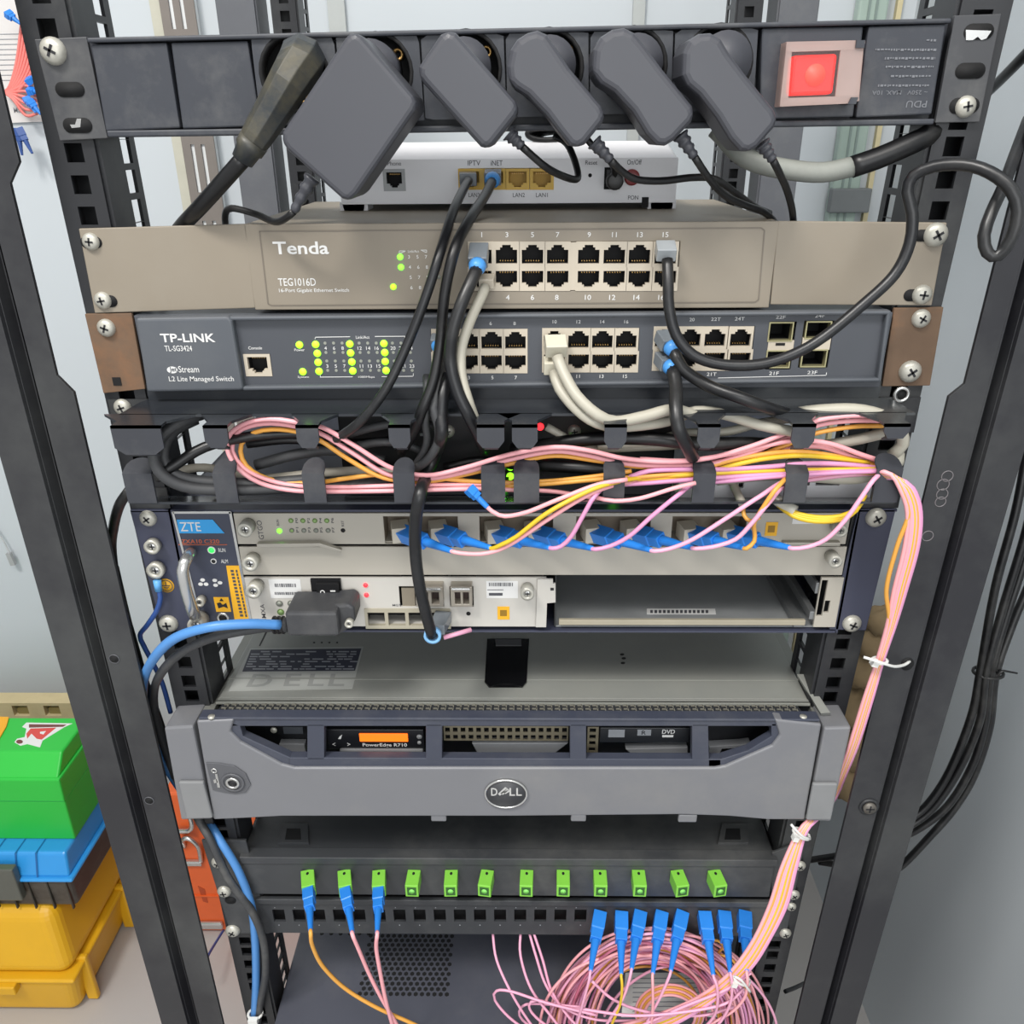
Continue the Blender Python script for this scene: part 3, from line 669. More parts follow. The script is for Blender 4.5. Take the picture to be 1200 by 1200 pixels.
for k, cx in enumerate((780, 809, 838, 868)):
    port(tp, cx, 396, 24, 20, YP-.3, cell=(29, 27)); port(tp, cx-1, 422, 24, 17, YP-.3, flip=True, cell=(29, 25))
for x, y, w_, h_ in ((915, 389, 26, 20), (912, 421, 26, 18), (959, 387, 27, 18), (954, 420, 27, 18)):
    a, b_, c_, d_ = R4(x-w_/2-1.5, y-h_/2-1.5, x+w_/2+1.5, y+h_/2+1.5, YP-.5); e_, f_, g_, h2 = R4(x-w_/2, y-h_/2, x+w_/2, y+h_/2, YP-.5)
    b = M(mat('sfp_cage_gold', 'a8a27c', .35, .6)).plate(a, b_, c_, d_, YP-.5, YP+4, [(e_, f_, g_, h2)]); b.mt(VOID).ebox(e_-.1, f_+.1, YP+3.9, YP+18, g_-.1, h2+.1)
    b.build('sfp_cage', tp)
b = M(CREAM).rbox(900, 399, 930, 411, YP-.2, YP+3); b.rbox(940, 396, 973, 410, YP-.2, YP+3); b.mt(VOID).rbox(909, 402, 920, 405, YP-.4, YP); b.rbox(951, 400, 962, 403, YP-.4, YP)
b.build('cage_divider', tp)
b = M(INKW).text('TP-LINK', 188, 391, 252, 401, YP-5.2, True); b.build('brand_lettering', tp)
b = M(INKW).text('TL-SG3424', 193, 405, 225, 411.5, YP-5.2); b.text('Stream', 209, 429, 233, 436.5, YP-5.2); b.text('L2 Lite Managed Switch', 198, 441, 274, 448.5, YP-5.2)
c = V(202, 433.5, YP-5); b.disc(c, 3.1, YP-5.2, YP-4.9, 20, 2); b.mt(TPL).text('Jet', 198.5, 430, 207, 437, YP-5.35, True)
b.build('model_lettering', tp)
b = M(INKW).text('Console', 291, 406, 307, 409.5, YP-.3); b.text('Power', 345, 408.5, 357, 411.5, YP-.3); b.text('System', 349, 440.5, 362, 443.5, YP-.3)
b.text('Link/Act', 417, 393.5, 433, 397, YP-.3); b.text('1000Mbps', 420, 440.5, 439, 443.5, YP-.3)
for q in (((369, 398), (369, 395.6), (410, 395)), ((439, 394.7), (474, 394.5), (474, 397)), ((375, 439.5), (375, 442.3), (413, 442)), ((447, 441.8), (484, 441.3), (484, 438))):
    for u in range(2):
        (ax, ay), (bx_, by) = q[u], q[u+1]; b.add([V(ax, ay, YP-.3), V(bx_, by, YP-.3), V(bx_, by, YP-.3)+Vector((.35, 0, .4)), V(ax, ay, YP-.3)+Vector((.35, 0, .4))], [(0, 1, 2, 3)])
for ci, cx in enumerate((381, 391, 401, 421, 431, 441, 460, 470, 480)):
    for ri, yy in enumerate((408, 429)):
        k = ci//3*8+(ci % 3)*2+4-ri; b.text(str(k), cx+(yy-403)*.1-1.5*len(str(k)), yy-2, cx+(yy-403)*.1+1.5*len(str(k)), yy+2, YP-.3)
for n_, x, y in [(str(2*k+2), 519+28*k, 379) for k in range(4)]+[(str(2*k+10), 650+28*k, 377) for k in range(4)]+[(str(2*k+1), 522+27.5*k, 442.5) for k in range(4)]+[(str(2*k+9), 650+27.5*k, 441) for k in range(4)]+[('20', 811, 374.5), ('22T', 839, 374), ('24T', 867, 373.5), ('22F', 915, 371.5), ('24F', 961, 370), ('19', 806, 439), ('21T', 834, 438.5), ('21F', 907, 437.5), ('23F', 952, 436.5)]:
    b.text(n_, x-1.9*len(n_), y-2, x+1.9*len(n_), y+2, YP-.3)
b.text('Combo', 885, 366.5, 902, 370, YP-.3)
for q in (((825, 371), (825, 368.8), (883, 368)), ((904, 367.6), (977, 366.5), (977, 369)), ((841, 443.3), (968, 440.2), (968, 437))):
    for u in range(2):
        (ax, ay), (bx_, by) = q[u], q[u+1]; b.add([V(ax, ay, YP-.3), V(bx_, by, YP-.3), V(bx_, by, YP-.3)+Vector((.35, 0, .4)), V(ax, ay, YP-.3)+Vector((.35, 0, .4))], [(0, 1, 2, 3)])
b.build('front_lettering', tp)
for x, y in ((351, 404), (355, 435.5), (370, 403.5), (372, 414), (373, 424.5), (374, 435), (410, 403), (411, 413.5), (412.5, 424), (413.5, 434.5), (450, 402.5), (451, 413), (451.5, 423.5), (452.5, 434)): led(tp, x, y, YP, 4.2, LEDY)
off = M(OFF)
for cx in (381, 391, 401, 421, 431, 441, 460, 470, 480):
    for yy in (402, 413, 423, 434):
        c = V(cx+(yy-403)*.1, yy, YP); off.disc(c, .9, YP-.2, YP, 8)
off.build('unlit_indicator_print', tp)
# ================================================================ cable manager
zm = V(600, 466, 0).z; YF = -50
mg = thing('cable_manager', (0, -25, V(600, 588, YF).z), 'black horizontal cable manager with bent fingers below the slate grey switch', 'cable manager')
x0, x1 = -224, 222
GBL = mat('glossy_black_sheet', '2b2e33', .22, dust=.3, dustc='6b6e6a', scale=22, var=.15)
zb_m = V(600, 588, YF).z
b = M(GBL).plan([(-218, 0), (218, 0), (225, -8), (227, -31), (-223, -31), (-221, -8)], zm-1.5, zm); b.box(-218, 218, -1.5, 0, zm-1, zm+10); b.build('top_sheet', mg)
YG = -38; zg = V(600, 588, YG).z; zk = V(600, 581, 0).z
b = M(GBL).add([(x0, YG, zg), (x1, YG, zg), (x1, 0, zk), (x0, 0, zk), (x0, YG, zg-1.5), (x1, YG, zg-1.5), (x1, 0, zk-1.5), (x0, 0, zk-1.5)], [(0, 1, 2, 3), (7, 6, 5, 4), (0, 4, 5, 1), (1, 5, 6, 2), (2, 6, 7, 3), (3, 7, 4, 0)]); b.build('bottom_sheet', mg)
M(BLK).box(-243, -218, -1.5, .0-.1, zm-22, zm).build('mounting_ear', mg); M(BLK).box(218, 243, -1.5, -.1, zm-22, zm).build('mounting_ear', mg)
M(BLK).box(-243, -218, -1.5, -.1, zk-8, zk+6).build('mounting_ear', mg); M(BLK).box(218, 243, -1.5, -.1, zk-8, zk+6).build('mounting_ear', mg)
screw(mg, 144, 477, -1.5, 10)
c = V(1056, 462, -1.5); M(CHR, True).ring((c.x, 0, c.z), 3, 5, -3, -1.4).build('threaded_insert', mg); M(VOID, True).disc(c, 3.1, -1.9, -1.5).build('insert_hole', mg)
def finger(xa, xb, yt, yb, up, wide=1.4, tip='round'):
    """tab running forward from the sheet, bent to a vertical face between rows yt..yb"""
    YF = YG if up else globals()['YF']
    X0, X1 = V(xa, (yt+yb)/2, YF).x, V(xb, (yt+yb)/2, YF).x; w_ = X1-X0
    b = M(GBL); zs = zg+.75 if up else zm-.75
    if not up: b.plan([(X0-w_*(wide-1)*1.6, -30), (X1+w_*(wide-1)*1.6, -30), (X1, -43), (X1, YF-1.5), (X0, YF-1.5), (X0, -43)], zs-.75, zs+.75)
    b.mt(mat('finger_face_black', '33353b', .5, dust=.1))
    if not up:
        ze = V((xa+xb)/2, yb, YF).z
        b.poly([(X0, zs+.75), (X1, zs+.75), (X1, ze+4), (X1-w_*.2, ze), (X0+w_*.2, ze), (X0, ze+4)], YF-1.5, YF)
        b.add([(X0+w_*.2, YF-1.4, ze+1), (X1-w_*.2, YF-1.4, ze+1), (X1-w_*.25, YF+7, ze-4), (X0+w_*.25, YF+7, ze-4), (X0+w_*.2, YF, ze+1.5), (X1-w_*.2, YF, ze+1.5), (X1-w_*.25, YF+8, ze-3), (X0+w_*.25, YF+8, ze-3)], [(0, 1, 2, 3), (7, 6, 5, 4), (0, 3, 7, 4), (1, 5, 6, 2), (2, 6, 7, 3)])
    else:
        ze = V((xa+xb)/2, yt+14, YF).z; zt_ = ze+5
        b.poly([(X0, zs-.75), (X1, zs-.75), (X1, ze), (X0, ze)], YF-1.5, YF)
        n = 8; pts = [(X0, ze), (X1, ze)]; top = []
        vs = [(X0, YF-1.5, ze), (X1, YF-1.5, ze)]
        for i in range(n+1):
            t_ = math.pi*i/n; vs.append(((X0+X1)/2+w_*.5*math.cos(t_), YF-1.5+4+7*math.sin(t_), ze+2+4*math.sin(t_)))
        b.add(vs, [tuple(range(len(vs)))]); b.add([(v[0], v[1]+1.2, v[2]-.6) for v in vs], [tuple(range(len(vs)-1, -1, -1))])
    return b.build('cable_finger', mg)
for xa, xb in ((240, 268), (348, 374), (456, 481), (559, 591), (600, 630), (708, 734), (817, 843), (927, 954)): finger(xa, xb, 494, 524, False)
finger(134, 192, 500, 532, False, 1.3); finger(1036, 1066, 482, 513, False, 1.3)
for xa, xb in ((251, 277), (355, 381), (461, 486), (564, 592), (602, 632), (707, 732), (812, 838), (920, 946)): finger(xa, xb, 540, 586, True)
finger(146, 180, 540, 584, True, 1.1); finger(1026, 1056, 535, 578, True, 1.1)
# ---- devices behind the manager
bk = thing('media_converter', (-20, 60, zb_m-14), 'black box with lit green and red lamps behind the middle of the cable manager', 'network device')
x0, x1, zb, zt = R4(400, 503, 790, 574, 14)
M(mat('converter_black', '1c1d20', .35)).box(x0, x1, 14, 130, zk-6, zm-6).build('case', bk, bevel=1)
for x, y in ((537, 478), (673, 505), (525, 505)): screw(bk, x, y, 14, 8)
for x, y, m_ in ((598, 547, LEDY), (598, 558, LEDY), (671, 480, LEDR), (633, 500, LEDR), (719, 574, LEDG)): led(bk, x, y, 13.6, 4.5, m_)
for a, b_, c_ in ((485, 478, 520),): M(INKG).rbox(492, 508, 496, 511, 13.5, 14).build('case_mark', bk)
wh = thing('white_converter', (170, 30, zb_m-14), 'flat white slotted device behind the right end of the cable manager, under the white cables', 'network device')
x0, x1, zb, zt = R4(796, 556, 1022, 583, -13)
YW = -13; zwb, zwt = V(900, 585, -13).z, V(900, 560, -13).z
b = M(WHT).plate(x0, x1, zwb, zwt, YW, YW+2, [R4(956, 563, 984, 569, YW), R4(938, 563, 949, 569, YW), R4(866, 556, 872, 572, YW)]); b.ebox(x0, x1, YW+2, 45, zwb, zwt)
b.build('case', wh, bevel=1); M(VOID).box(x0+3, x1-3, YW+3, YW+6, zwb+3, zwt-3).build('slot_shadow', wh)
GLOW = mat('glow_bead_green', '60ff30', emit=30, emc='40ff10')  # hidden green beads on stubs, added to throw a glow on the sheet
for px_, r_s in ((718, 2.2), (590, 1.1)):
    c = V(px_, 578, -8); M(VOID).box(c.x-3, c.x+3, -7, 14, c.z-2.4, c.z+2.4).build('glow_bead_stub', bk); M(GLOW, True).disc(c, r_s, -9, -7, 12).build('glow_bead', bk)
# ================================================================ optical line terminal
YZ = -3; zZt = -215; zZb = -306.5
zt_ = thing('line_terminal', (0, 100, zZb), 'beige and blue grey line terminal with eight blue fibre plugs, above the big server', 'network device')
b = M(ZBL).plan([(-243, YZ), (-243, YZ+2), (-218, YZ+2), (-218, 230), (218, 230), (218, YZ+2), (242, YZ+2), (242, YZ)], zZt-1.5, zZt+.0)
b.plan([(-218, YZ), (-218, 230), (218, 230), (218, YZ)], zZb, zZb+1.5)
b.box(-219, -217.5, YZ, 230, zZb, zZt); b.box(217.5, 219, YZ, 230, zZb, zZt); b.box(-218, 218, 228, 230, zZb, zZt)
b.build('chassis', zt_)
M(ZBL).ppoly([(152, 598), (200, 598), (238, 738), (190, 740)], YZ, YZ+2).build('mounting_ear', zt_, bevel=.5)
M(ZBL).ppoly([(1006, 597), (1050, 597), (1015, 739), (972, 738)], YZ, YZ+2).build('mounting_ear', zt_, bevel=.5)
for x, y, r in ((174, 607, 10), (198, 730, 11), (1026, 606, 12), (998, 730, 11)): screw(zt_, x, y, YZ, r)
thumb_screw(zt_, 178, 641, YZ, 9, 5); thumb_screw(zt_, 182, 669, YZ, 10, 5)
b = M(YLB, True).disc(V(195, 686, YZ), 5.2, YZ-.3, YZ, 22); b.mt(INKD, False); c = V(195, 686, YZ)
b.ring((c.x, 0, c.z), 3.9, 4.4, YZ-.5, YZ-.3, 20); b.box(c.x-.3, c.x+.3, YZ-.5, YZ-.3, c.z, c.z+3); b.box(c.x-2.6, c.x+2.6, YZ-.5, YZ-.3, c.z-.3, c.z+.3); b.box(c.x-1.7, c.x+1.7, YZ-.5, YZ-.3, c.z-1.5, c.z-1); b.box(c.x-.8, c.x+.8, YZ-.5, YZ-.3, c.z-2.6, c.z-2.1)
b.build('earth_symbol', zt_)
fp = M(ZPN).ppoly([(202, 600), (269, 600), (295, 738), (238, 738)], YZ-1, YZ+2); fp.mt(CHR); fp.ppoly([(201, 600), (203.5, 600), (240, 738), (237, 738)], YZ-1.6, YZ-.9); fp.ppoly([(202, 599.5), (270, 599.5), (270.5, 602), (203, 602)], YZ-1.6, YZ-.9); fp.ppoly([(268, 600), (271, 600), (297, 738), (294, 738)], YZ-1.6, YZ-.9)
fan = fp.build('fan_tray', zt_)
b = M(ZLOG).ppoly([(207, 609), (249, 609), (263, 625), (210, 625)], YZ-1.3, YZ-1); b.mt(INKW).text('ZTE', 211, 612, 235, 622.5, YZ-1.4)
b.build('logo_plate', fan)
b = M(INKO).text('ZXA10 C320', 212, 632, 257, 637, YZ-1.2, True); b.ppoly([(209, 638), (266, 638), (266, 638.8), (209, 638.8)], YZ-1.3, YZ-1)
b.build('model_lettering', fan)
b = M(INKW).text('RUN', 256, 642.5, 264, 647, YZ-1.2); b.text('ALM', 259, 655.5, 267, 660, YZ-1.2)
for cx, cy_, nb in ((238, 683, 3), (254, 683, 3)):
    c = V(cx, cy_, YZ-1.2)
    for k in range(nb):
        a = math.radians(90+120*k+(30 if cx > 240 else 0)); d = (c.x+2.1*math.cos(a), c.z+2.1*math.sin(a))
        b.poly([(d[0]+1.6*math.cos(a+u)*(1 if i % 2 else 1), d[1]+1.25*math.sin(a+u)) for i, u in enumerate([k2*math.pi/5 for k2 in range(10)])], YZ-1.3, YZ-1)
b.build('panel_print', fan)
led(fan, 248, 644.5, YZ-1, 3.3, mat('run_green', '40e858', emit=2.2, emc='20e040'), ring=INKW); led(fan, 250.5, 657.5, YZ-1, 2.4, SHAD, ring=INKW)
b = M(YLB).ppoly([(265, 663), (281, 663), (294, 727), (275, 727)], YZ-1.3, YZ-1); b.mt(INKD)
for k in range(14):
    y = 668+k*4; b.ppoly([(270+k*.85, y), (273.5+k*.85, y), (273.9+k*.85, y+2.5), (270.4+k*.85, y+2.5)], YZ-1.5, YZ-1.3)
    b.ppoly([(276+k*.85, y), (278+k*.85, y), (278.5+k*.85, y+3), (276.5+k*.85, y+3)], YZ-1.5, YZ-1.3)
b.mt(YLB).ppoly([(250, 700), (267.5, 700), (271, 717), (253.5, 717)], YZ-1.3, YZ-1); b.mt(SHAD).ppoly([(259, 701), (262, 704.5), (257, 704.5)], YZ-1.5, YZ-1.3)
b.ppoly([(254, 707), (258, 706), (261, 709), (265, 706.5), (267, 713), (262, 711), (256, 713)], YZ-1.5, YZ-1.3)
b.build('warning_stickers', fan)
c = V(262, 723, YZ); M(CHR, True).ring((c.x, 0, c.z), 2.6, 4.2, YZ-2, YZ).build('strap_socket', fan); M(VOID, True).disc(c, 2.7, YZ-1.6, YZ).build('socket_hole', fan)
M(CHR, True).sweep(smooth_path([V(224, 648, YZ), V(223, 648, YZ-8), V(219, 655, YZ-20), V(214, 668, YZ-24), V(219, 695, YZ-24), V(226, 716, YZ-22), V(229, 723, YZ-14), V(231, 728, YZ)]), 3.6, 12).build('handle', fan)
thumb_screw(fan, 230, 733, YZ-1, 10, 12); thumb_screw(fan, 234, 706, YZ-1, 5.5, 6)
# upper interface card
xw0, xw1, zc1b, _ = R4(277, 602, 996, 638.5, YZ-1); zc1t = zZt-2
xA = V(277, 620, YZ).x; xR = V(993, 620, YZ).x
wins = [(450, 537), (562, 648), (675, 762), (787, 874)]
b = M(ZBG).plate(xA, xR, zc1b+.6, zc1t, YZ-1, YZ+1, [R4(a, 605, c_, 637, YZ-1) for a, c_ in wins])
b.box(xA, xR, YZ+1, 60, zc1b+.6, zc1b+1.6)
c1 = b.build('service_card', zt_, bevel=.2)
for a, c_ in wins:
    q = R4(a, 605, c_, 637, YZ-1); M(mat('brown_cage_recess', '85796a', .5)).ebox(q[0]-.2, q[1]+.2, YZ+.9, YZ+16, q[2]-.2, q[3]+.2).build('cage_recess', c1)
thumb_screw(c1, 287, 621, YZ-1, 9, 9); thumb_screw(c1, 985, 622, YZ-1, 8, 9)
b = M(INKD).text('GTGO', 302, 610, 308, 632, YZ-1.2, rot=90); b.text('RST', 400, 610, 403, 617, YZ-1.2, rot=90); b.text('RUN', 324, 609, 327, 616, YZ-1.2, rot=90)
for k in range(4):
    for j in range(2): b.text('P%d' % (k*2+j), 346+k*14+j, 607+j*11, 349+k*14+j, 613+j*11, YZ-1.2, rot=90)
b.build('card_print', c1)
led(c1, 327.5, 622, YZ-1, 3, LEDG)
RING = mat('indicator_ring_grey', '6c6e66', .4)
for k in range(4):
    led(c1, 341+k*14, 610, YZ-1, 2, mat('dim_green', '8aa86a', .4), ring=mat('green_ring', '5d7a3c', .4)); led(c1, 342+k*14.2, 621.5, YZ-1, 2, mat('dim_green', '8aa86a') if k == 0 else OFF, ring=RING)
M(VOID, True).disc(V(402, 621.5, YZ-1), 1.5, YZ-1.2, YZ-.9, 12).build('reset_hole', c1)
b = M(YLB).rbox(897, 612, 911, 628, YZ-1.3, YZ-1); b.mt(mat('dark_yellow_print', '8d6a14')).rbox(900, 616, 908, 624, YZ-1.4, YZ-1.3); b.build('yellow_sticker', c1)
M(WLB).rbox(929, 604, 962, 614, YZ-1.2, YZ-1).build('white_sticker', c1)
M(mat('lever_metal', 'a5a197', .35, .5)).sweep([V(302, 638, YZ-6), V(375, 637, YZ-6), V(400, 645, YZ-4)], [(2.2, 1.3), (2.2, 1.3), (1.6, 1)], rect=True, up=(0, 0, 1)).build('eject_lever', c1, bevel=.3)
M(mat('lever_metal', 'a5a197')).rbox(918, 636, 985, 640, YZ-5, YZ).build('eject_lever', c1, bevel=.3)
# blank card
_, _, zb2, zt2 = R4(285, 641, 985, 674, YZ-1); xA2, xR2 = V(283, 658, YZ).x, V(989, 658, YZ).x
c2 = M(ZBG).box(xA2, xR2, YZ-1, YZ+1, zb2, zt2).build('blank_card', zt_, bevel=.4)
thumb_screw(c2, 293, 661, YZ-1, 9, 9); thumb_screw(c2, 979, 658, YZ-1, 8, 10)
# lower control card
x3, x4, z3b, z3t = R4(290, 677, 640, 734, YZ-1)
sfp = [R4(468, 687, 520, 711, YZ-1), R4(527, 687, 555, 711, YZ-1)]; rjb = R4(428, 713, 528, 736, YZ-1)
b = M(mat('card_pale_beige', 'bcb9b2', .45, var=.03)).plate(x3, x4, z3b, z3t, YZ-1, YZ+1, sfp+[rjb]); b.box(x3, x4, YZ+1, 120, z3b, z3b+1)
c3 = b.build('control_card', zt_, bevel=.2)
for q in sfp: M(VOID).ebox(q[0]-.2, q[1]+.2, YZ+.9, YZ+30, q[2]-.2, q[3]+.2).build('cage_recess', c3)
M(mat('sfp_tan', '8d8474', .4, .4)).rbox(471, 689, 486, 710, YZ, YZ+8).build('empty_cage', c3)
SFP = mat('sfp_module_steel', 'a39c90', .3, .6)
for a, c_ in ((487, 519), (528, 553)):
    b = M(SFP); q = R4(a, 688, c_, 711, YZ-9); b.plate(*q, YZ-9, YZ+6, [(q[0]+(q[1]-q[0])*.2, q[0]+(q[1]-q[0])*.46, q[2]+2, q[3]-4), (q[0]+(q[1]-q[0])*.58, q[0]+(q[1]-q[0])*.86, q[2]+2, q[3]-4)])
    b.mt(mat('sfp_bore', '3a2a28', .5)).box(q[0]+.5, q[1]-.5, YZ-2, YZ+5, q[2]+1, q[3]-1); b.mt(CHR).box(q[0]+1, q[1]-1, YZ-11, YZ-9, q[3]-1.5, q[3])
    b.build('transceiver', c3, bevel=.3)
b = M(mat('rj_block_beige', 'a39d8b', .4)).plate(*rjb, YZ-2, YZ+.5, [R4(431+k*24, 718, 451+k*24, 733, YZ-2) for k in range(4)]); b.mt(VOID).ebox(rjb[0]+.5, rjb[1]-.5, YZ+.5, YZ+12, rjb[2]+.5, rjb[3]-.5)
b.build('jack_block', c3)
led(c3, 524, 729, YZ-2, 2.3, LEDY, ring=LEDG)
b = M(mat('rocker_black', '141416', .3)).rbox(365, 679, 400, 704, YZ-3, YZ); b.rbox(371, 684, 397, 702, YZ-6, YZ-3); b.mt(INKW)
c = V(378, 694, YZ-6); b.ring((c.x, 0, c.z), 1, 1.6, YZ-6.3, YZ-6, 16); b.rbox(387, 692, 393, 693.5, YZ-6.2, YZ-6)
b.build('power_switch', c3, bevel=.3)
thumb_screw(c3, 297, 693, YZ-1, 9, 10); thumb_screw(c3, 618, 696, YZ-1, 8, 9)
for x, y, m_, rg in ((428.5, 685.5, LEDR, None), (429.5, 697, LEDR, None), (327.5, 707, OFF, RING), (341, 707, OFF, RING), (329, 717, mat('dim_green', '8aa86a'), MATS['green_ring']), (342.5, 717, MATS['dim_green'], MATS['green_ring'])): led(c3, x, y, YZ-1, 2.8, m_, ring=rg)
b = M(WLB).rbox(316, 679, 353, 701, YZ-1.2, YZ-1); b.mt(INKD)
for k in range(14): b.rbox(322+k*1.8, 684, 322+k*1.8+R.uniform(.5, 1.3), 688, YZ-1.4, YZ-1.2); b.rbox(322+k*1.8, 694, 322+k*1.8+R.uniform(.5, 1.3), 697, YZ-1.4, YZ-1.2)
b.build('barcode_sticker', c3)
b = M(WLB).rbox(570, 681, 607, 701, YZ-1.2, YZ-1); b.mt(INKD)
for k in range(16): b.rbox(573+k*1.8, 683, 573+k*1.8+R.uniform(.5, 1.3), 687, YZ-1.4, YZ-1.2)
b.rbox(571, 691, 590, 691.6, YZ-1.4, YZ-1.2); b.rbox(573, 695, 589, 698, YZ-1.4, YZ-1.2); b.build('barcode_sticker', c3); b = M(YLB).rbox(583, 711, 597, 726, YZ-1.3, YZ-1); b.mt(MATS['dark_yellow_print']).rbox(586, 715, 594, 722, YZ-1.4, YZ-1.3)
b.build('yellow_sticker', c3)
b = M(INKD).text('SMXA', 306, 708, 311, 728, YZ-1.2, rot=90); b.build('card_print', c3); M(INKD).text('MGT', 460, 708, 470, 710.5, YZ-1.2).build('jack_print', c3)
M(VOID, True).disc(V(549, 719, YZ-1), 1.5, YZ-1.2, YZ-.9, 12).build('reset_hole', c3)
b = M(mat('card_pale_beige', 'bcb9b2')).ppoly([(630, 679), (648, 679), (648, 684), (651, 684), (651, 706), (641, 707), (640, 735), (628, 735)], YZ-3, YZ-1.5); b.mt(SHAD).rbox(645, 689, 649, 692, YZ-3.2, YZ-3)
b.build('card_bracket', c3)
# empty bay and its rails
x5, x6 = V(652, 705, YZ).x, 208
bay = M(mat('bay_grey', '8a8d8e', .5, var=.12)).box(x5, x6, YZ+4, 200, zZb+2, zZb+3)
bay.mt(mat('bay_dark', '232526', .5)).box(x5, x6, 198, 200, zZb+3, zb2); bay.box(x5-1, x5, YZ+3, 200, zZb+3, zb2)
bay = bay.build('empty_bay', zt_)
b = M(mat('beige_bar', '9d9684', .5)).rbox(655, 727, 944, 733, YZ, YZ+3); b.build('bay_sill', bay, bevel=.5)
zfl = zZb+3
b = M(WLB).hpoly([(758, 713.5), (838, 713.5), (839, 720), (758, 720)], zfl, .2)
b.mt(INKD)
for k in range(14): b.hpoly([(762+k*5, 715), (765+k*5, 715), (765+k*5, 718.5), (762+k*5, 718.5)], zfl+.2, .1)
b.build('bay_label', bay)
b = M(ZBG); q = R4(958, 677, 984, 735, YZ-1)
b.plate(q[0], q[1], q[2], q[3], YZ-1, YZ+1, [R4(960, 680, 967, 722, YZ-1), R4(966, 704, 972, 718, YZ-1)]); b.mt(mat('rail_zinc', '8b8d8e', .35, .6)).box(q[0]-3, q[0]+1, YZ+1, 180, zZb+10, zZb+16); b.box(q[0]-2, q[0], YZ+1, 180, zZb+30, zZb+38); b.box(q[0]-12, q[0]-6, YZ+2, 190, zZb+3, zZb+8)
b.build('card_guide', bay, bevel=.2)
# power connector on the lower card
pc = thing('power_connector', V(370, 728, -12), 'bulky black rectangular power connector screwed to the lower left card of the line terminal', 'connector')
PCG = mat('connector_charcoal', '37383b', .5, dust=.1)
M(PCG).rbox(335, 718, 396, 746, -34, -6).build('connector_shell', pc, bevel=2)
M(mat('connector_cap_grey', '72716e', .5)).rbox(343, 712, 394, 722, -22, -5).build('connector_cap', pc, bevel=1.5)
M(PCG).ppoly([(388, 710), (408, 708), (415, 712), (416, 728), (408, 738), (398, 744), (388, 744)], -26, -5).build('connector_flange', pc, bevel=2)
thumb_screw(pc, 409, 731, -26, 5, 4)
b = M(PCG, True).sweep([V(337, 732, -22), V(322, 733, -22)], [5, 4.4], 14); b.mt(RUB)
for k in range(3): b.sweep([V(333-k*5, 732.3, -22), V(331-k*5, 732.4, -22)], [6, 6], 14)
b.build('strain_relief', pc)
# ================================================================ server
YB = -24; zc = -367.0; zbt = V(600, 843, YB).z; zbb = V(600, 960, YB).z
sv = thing('rack_server', (0, 200, zbb), 'big grey two-unit rack server with windowed bezel and round logo, below the line terminal', 'server')
xl, xr = -213, 210
b = M(DCV).box(xl, xr, 4, 640, zbb+4, zc); b.build('chassis', sv, bevel=.8)
b = M(DCV).box(xl, xr, 0, 4, zc-3, zc); b.box(xl, xr, 26, 28, zc-.2, zc+.35); b.build('cover_edge', sv)
b = M(mat('cover_line', 'a6a8a2', .45)); q = [(293, 760), (426, 758), (413, 807), (268, 810)]
lab = M(mat('service_label_grey', '9fa19d', .45, var=.03)).hpoly(q, zc, .25)
lab.mt(mat('label_ink', '2c2f3d', .5)).hpoly([(294, 761.5), (423.5, 760), (416, 786), (284, 787)], zc+.25, .1)
lab.mt(INKG)
for k in range(8):
    y = 763+k*2.9; x = 295-k*1.1
    while x < 418-k*.9:
        l_ = R.uniform(4, 16)
        if R.random() < .75: lab.hpoly([(x, y), (min(x+l_, 419), y), (min(x+l_, 419), y+1.3), (x, y+1.3)], zc+.35, .05)
        x += l_+R.uniform(1, 5)
lab.mt(mat('label_grey_letters', '8a8c89', .5)).htext('D', [(297, 790), (322, 790), (316, 805), (288, 805)], zc+.3, True)
for t_, a in (('E', 336), ('L', 364), ('L', 388)): lab.htext(t_, [(a, 789.5), (a+18, 789.5), (a+15, 804), (a-4, 804)], zc+.3, True)
lab.build('service_label', sv)
b = M(mat('latch_black', '0d0d0f', .25)).hpoly([(571, 749), (620, 749), (617, 800), (612, 806), (573, 806), (568, 800)], zc, .5)
b.mt(mat('latch_grip_grey', '4a4b4d', .4)).hpoly([(580, 750), (611, 750), (611, 757), (581, 757)], zc+.5, .8); b.mt(mat('latch_black', '0d0d0f')).hpoly([(570, 786), (618, 786), (617, 800), (612, 806), (599, 802), (588, 802), (574, 806), (568, 800)], zc+.5, 1)
b.build('cover_latch', sv)
for x, y in ((729, 767), (731, 771.5), (730, 777)): M(VOID, True).hpoly([(x+2.6*math.cos(a*math.pi/6), y+1.3*math.sin(a*math.pi/6)) for a in range(12)], zc, .15).build('vent_dot', sv)
for k in range(4):
    x = 368+k*9; M(SHAD, True).hpoly([(x+1.3*math.cos(a*math.pi/6), 753+.8*math.sin(a*math.pi/6)) for a in range(12)], zc, .15).build('vent_dot', sv)
M(SHAD).hpoly([(311, 741), (313, 741), (305, 757), (303.5, 757)], zc, .15).build('cover_seam', sv)
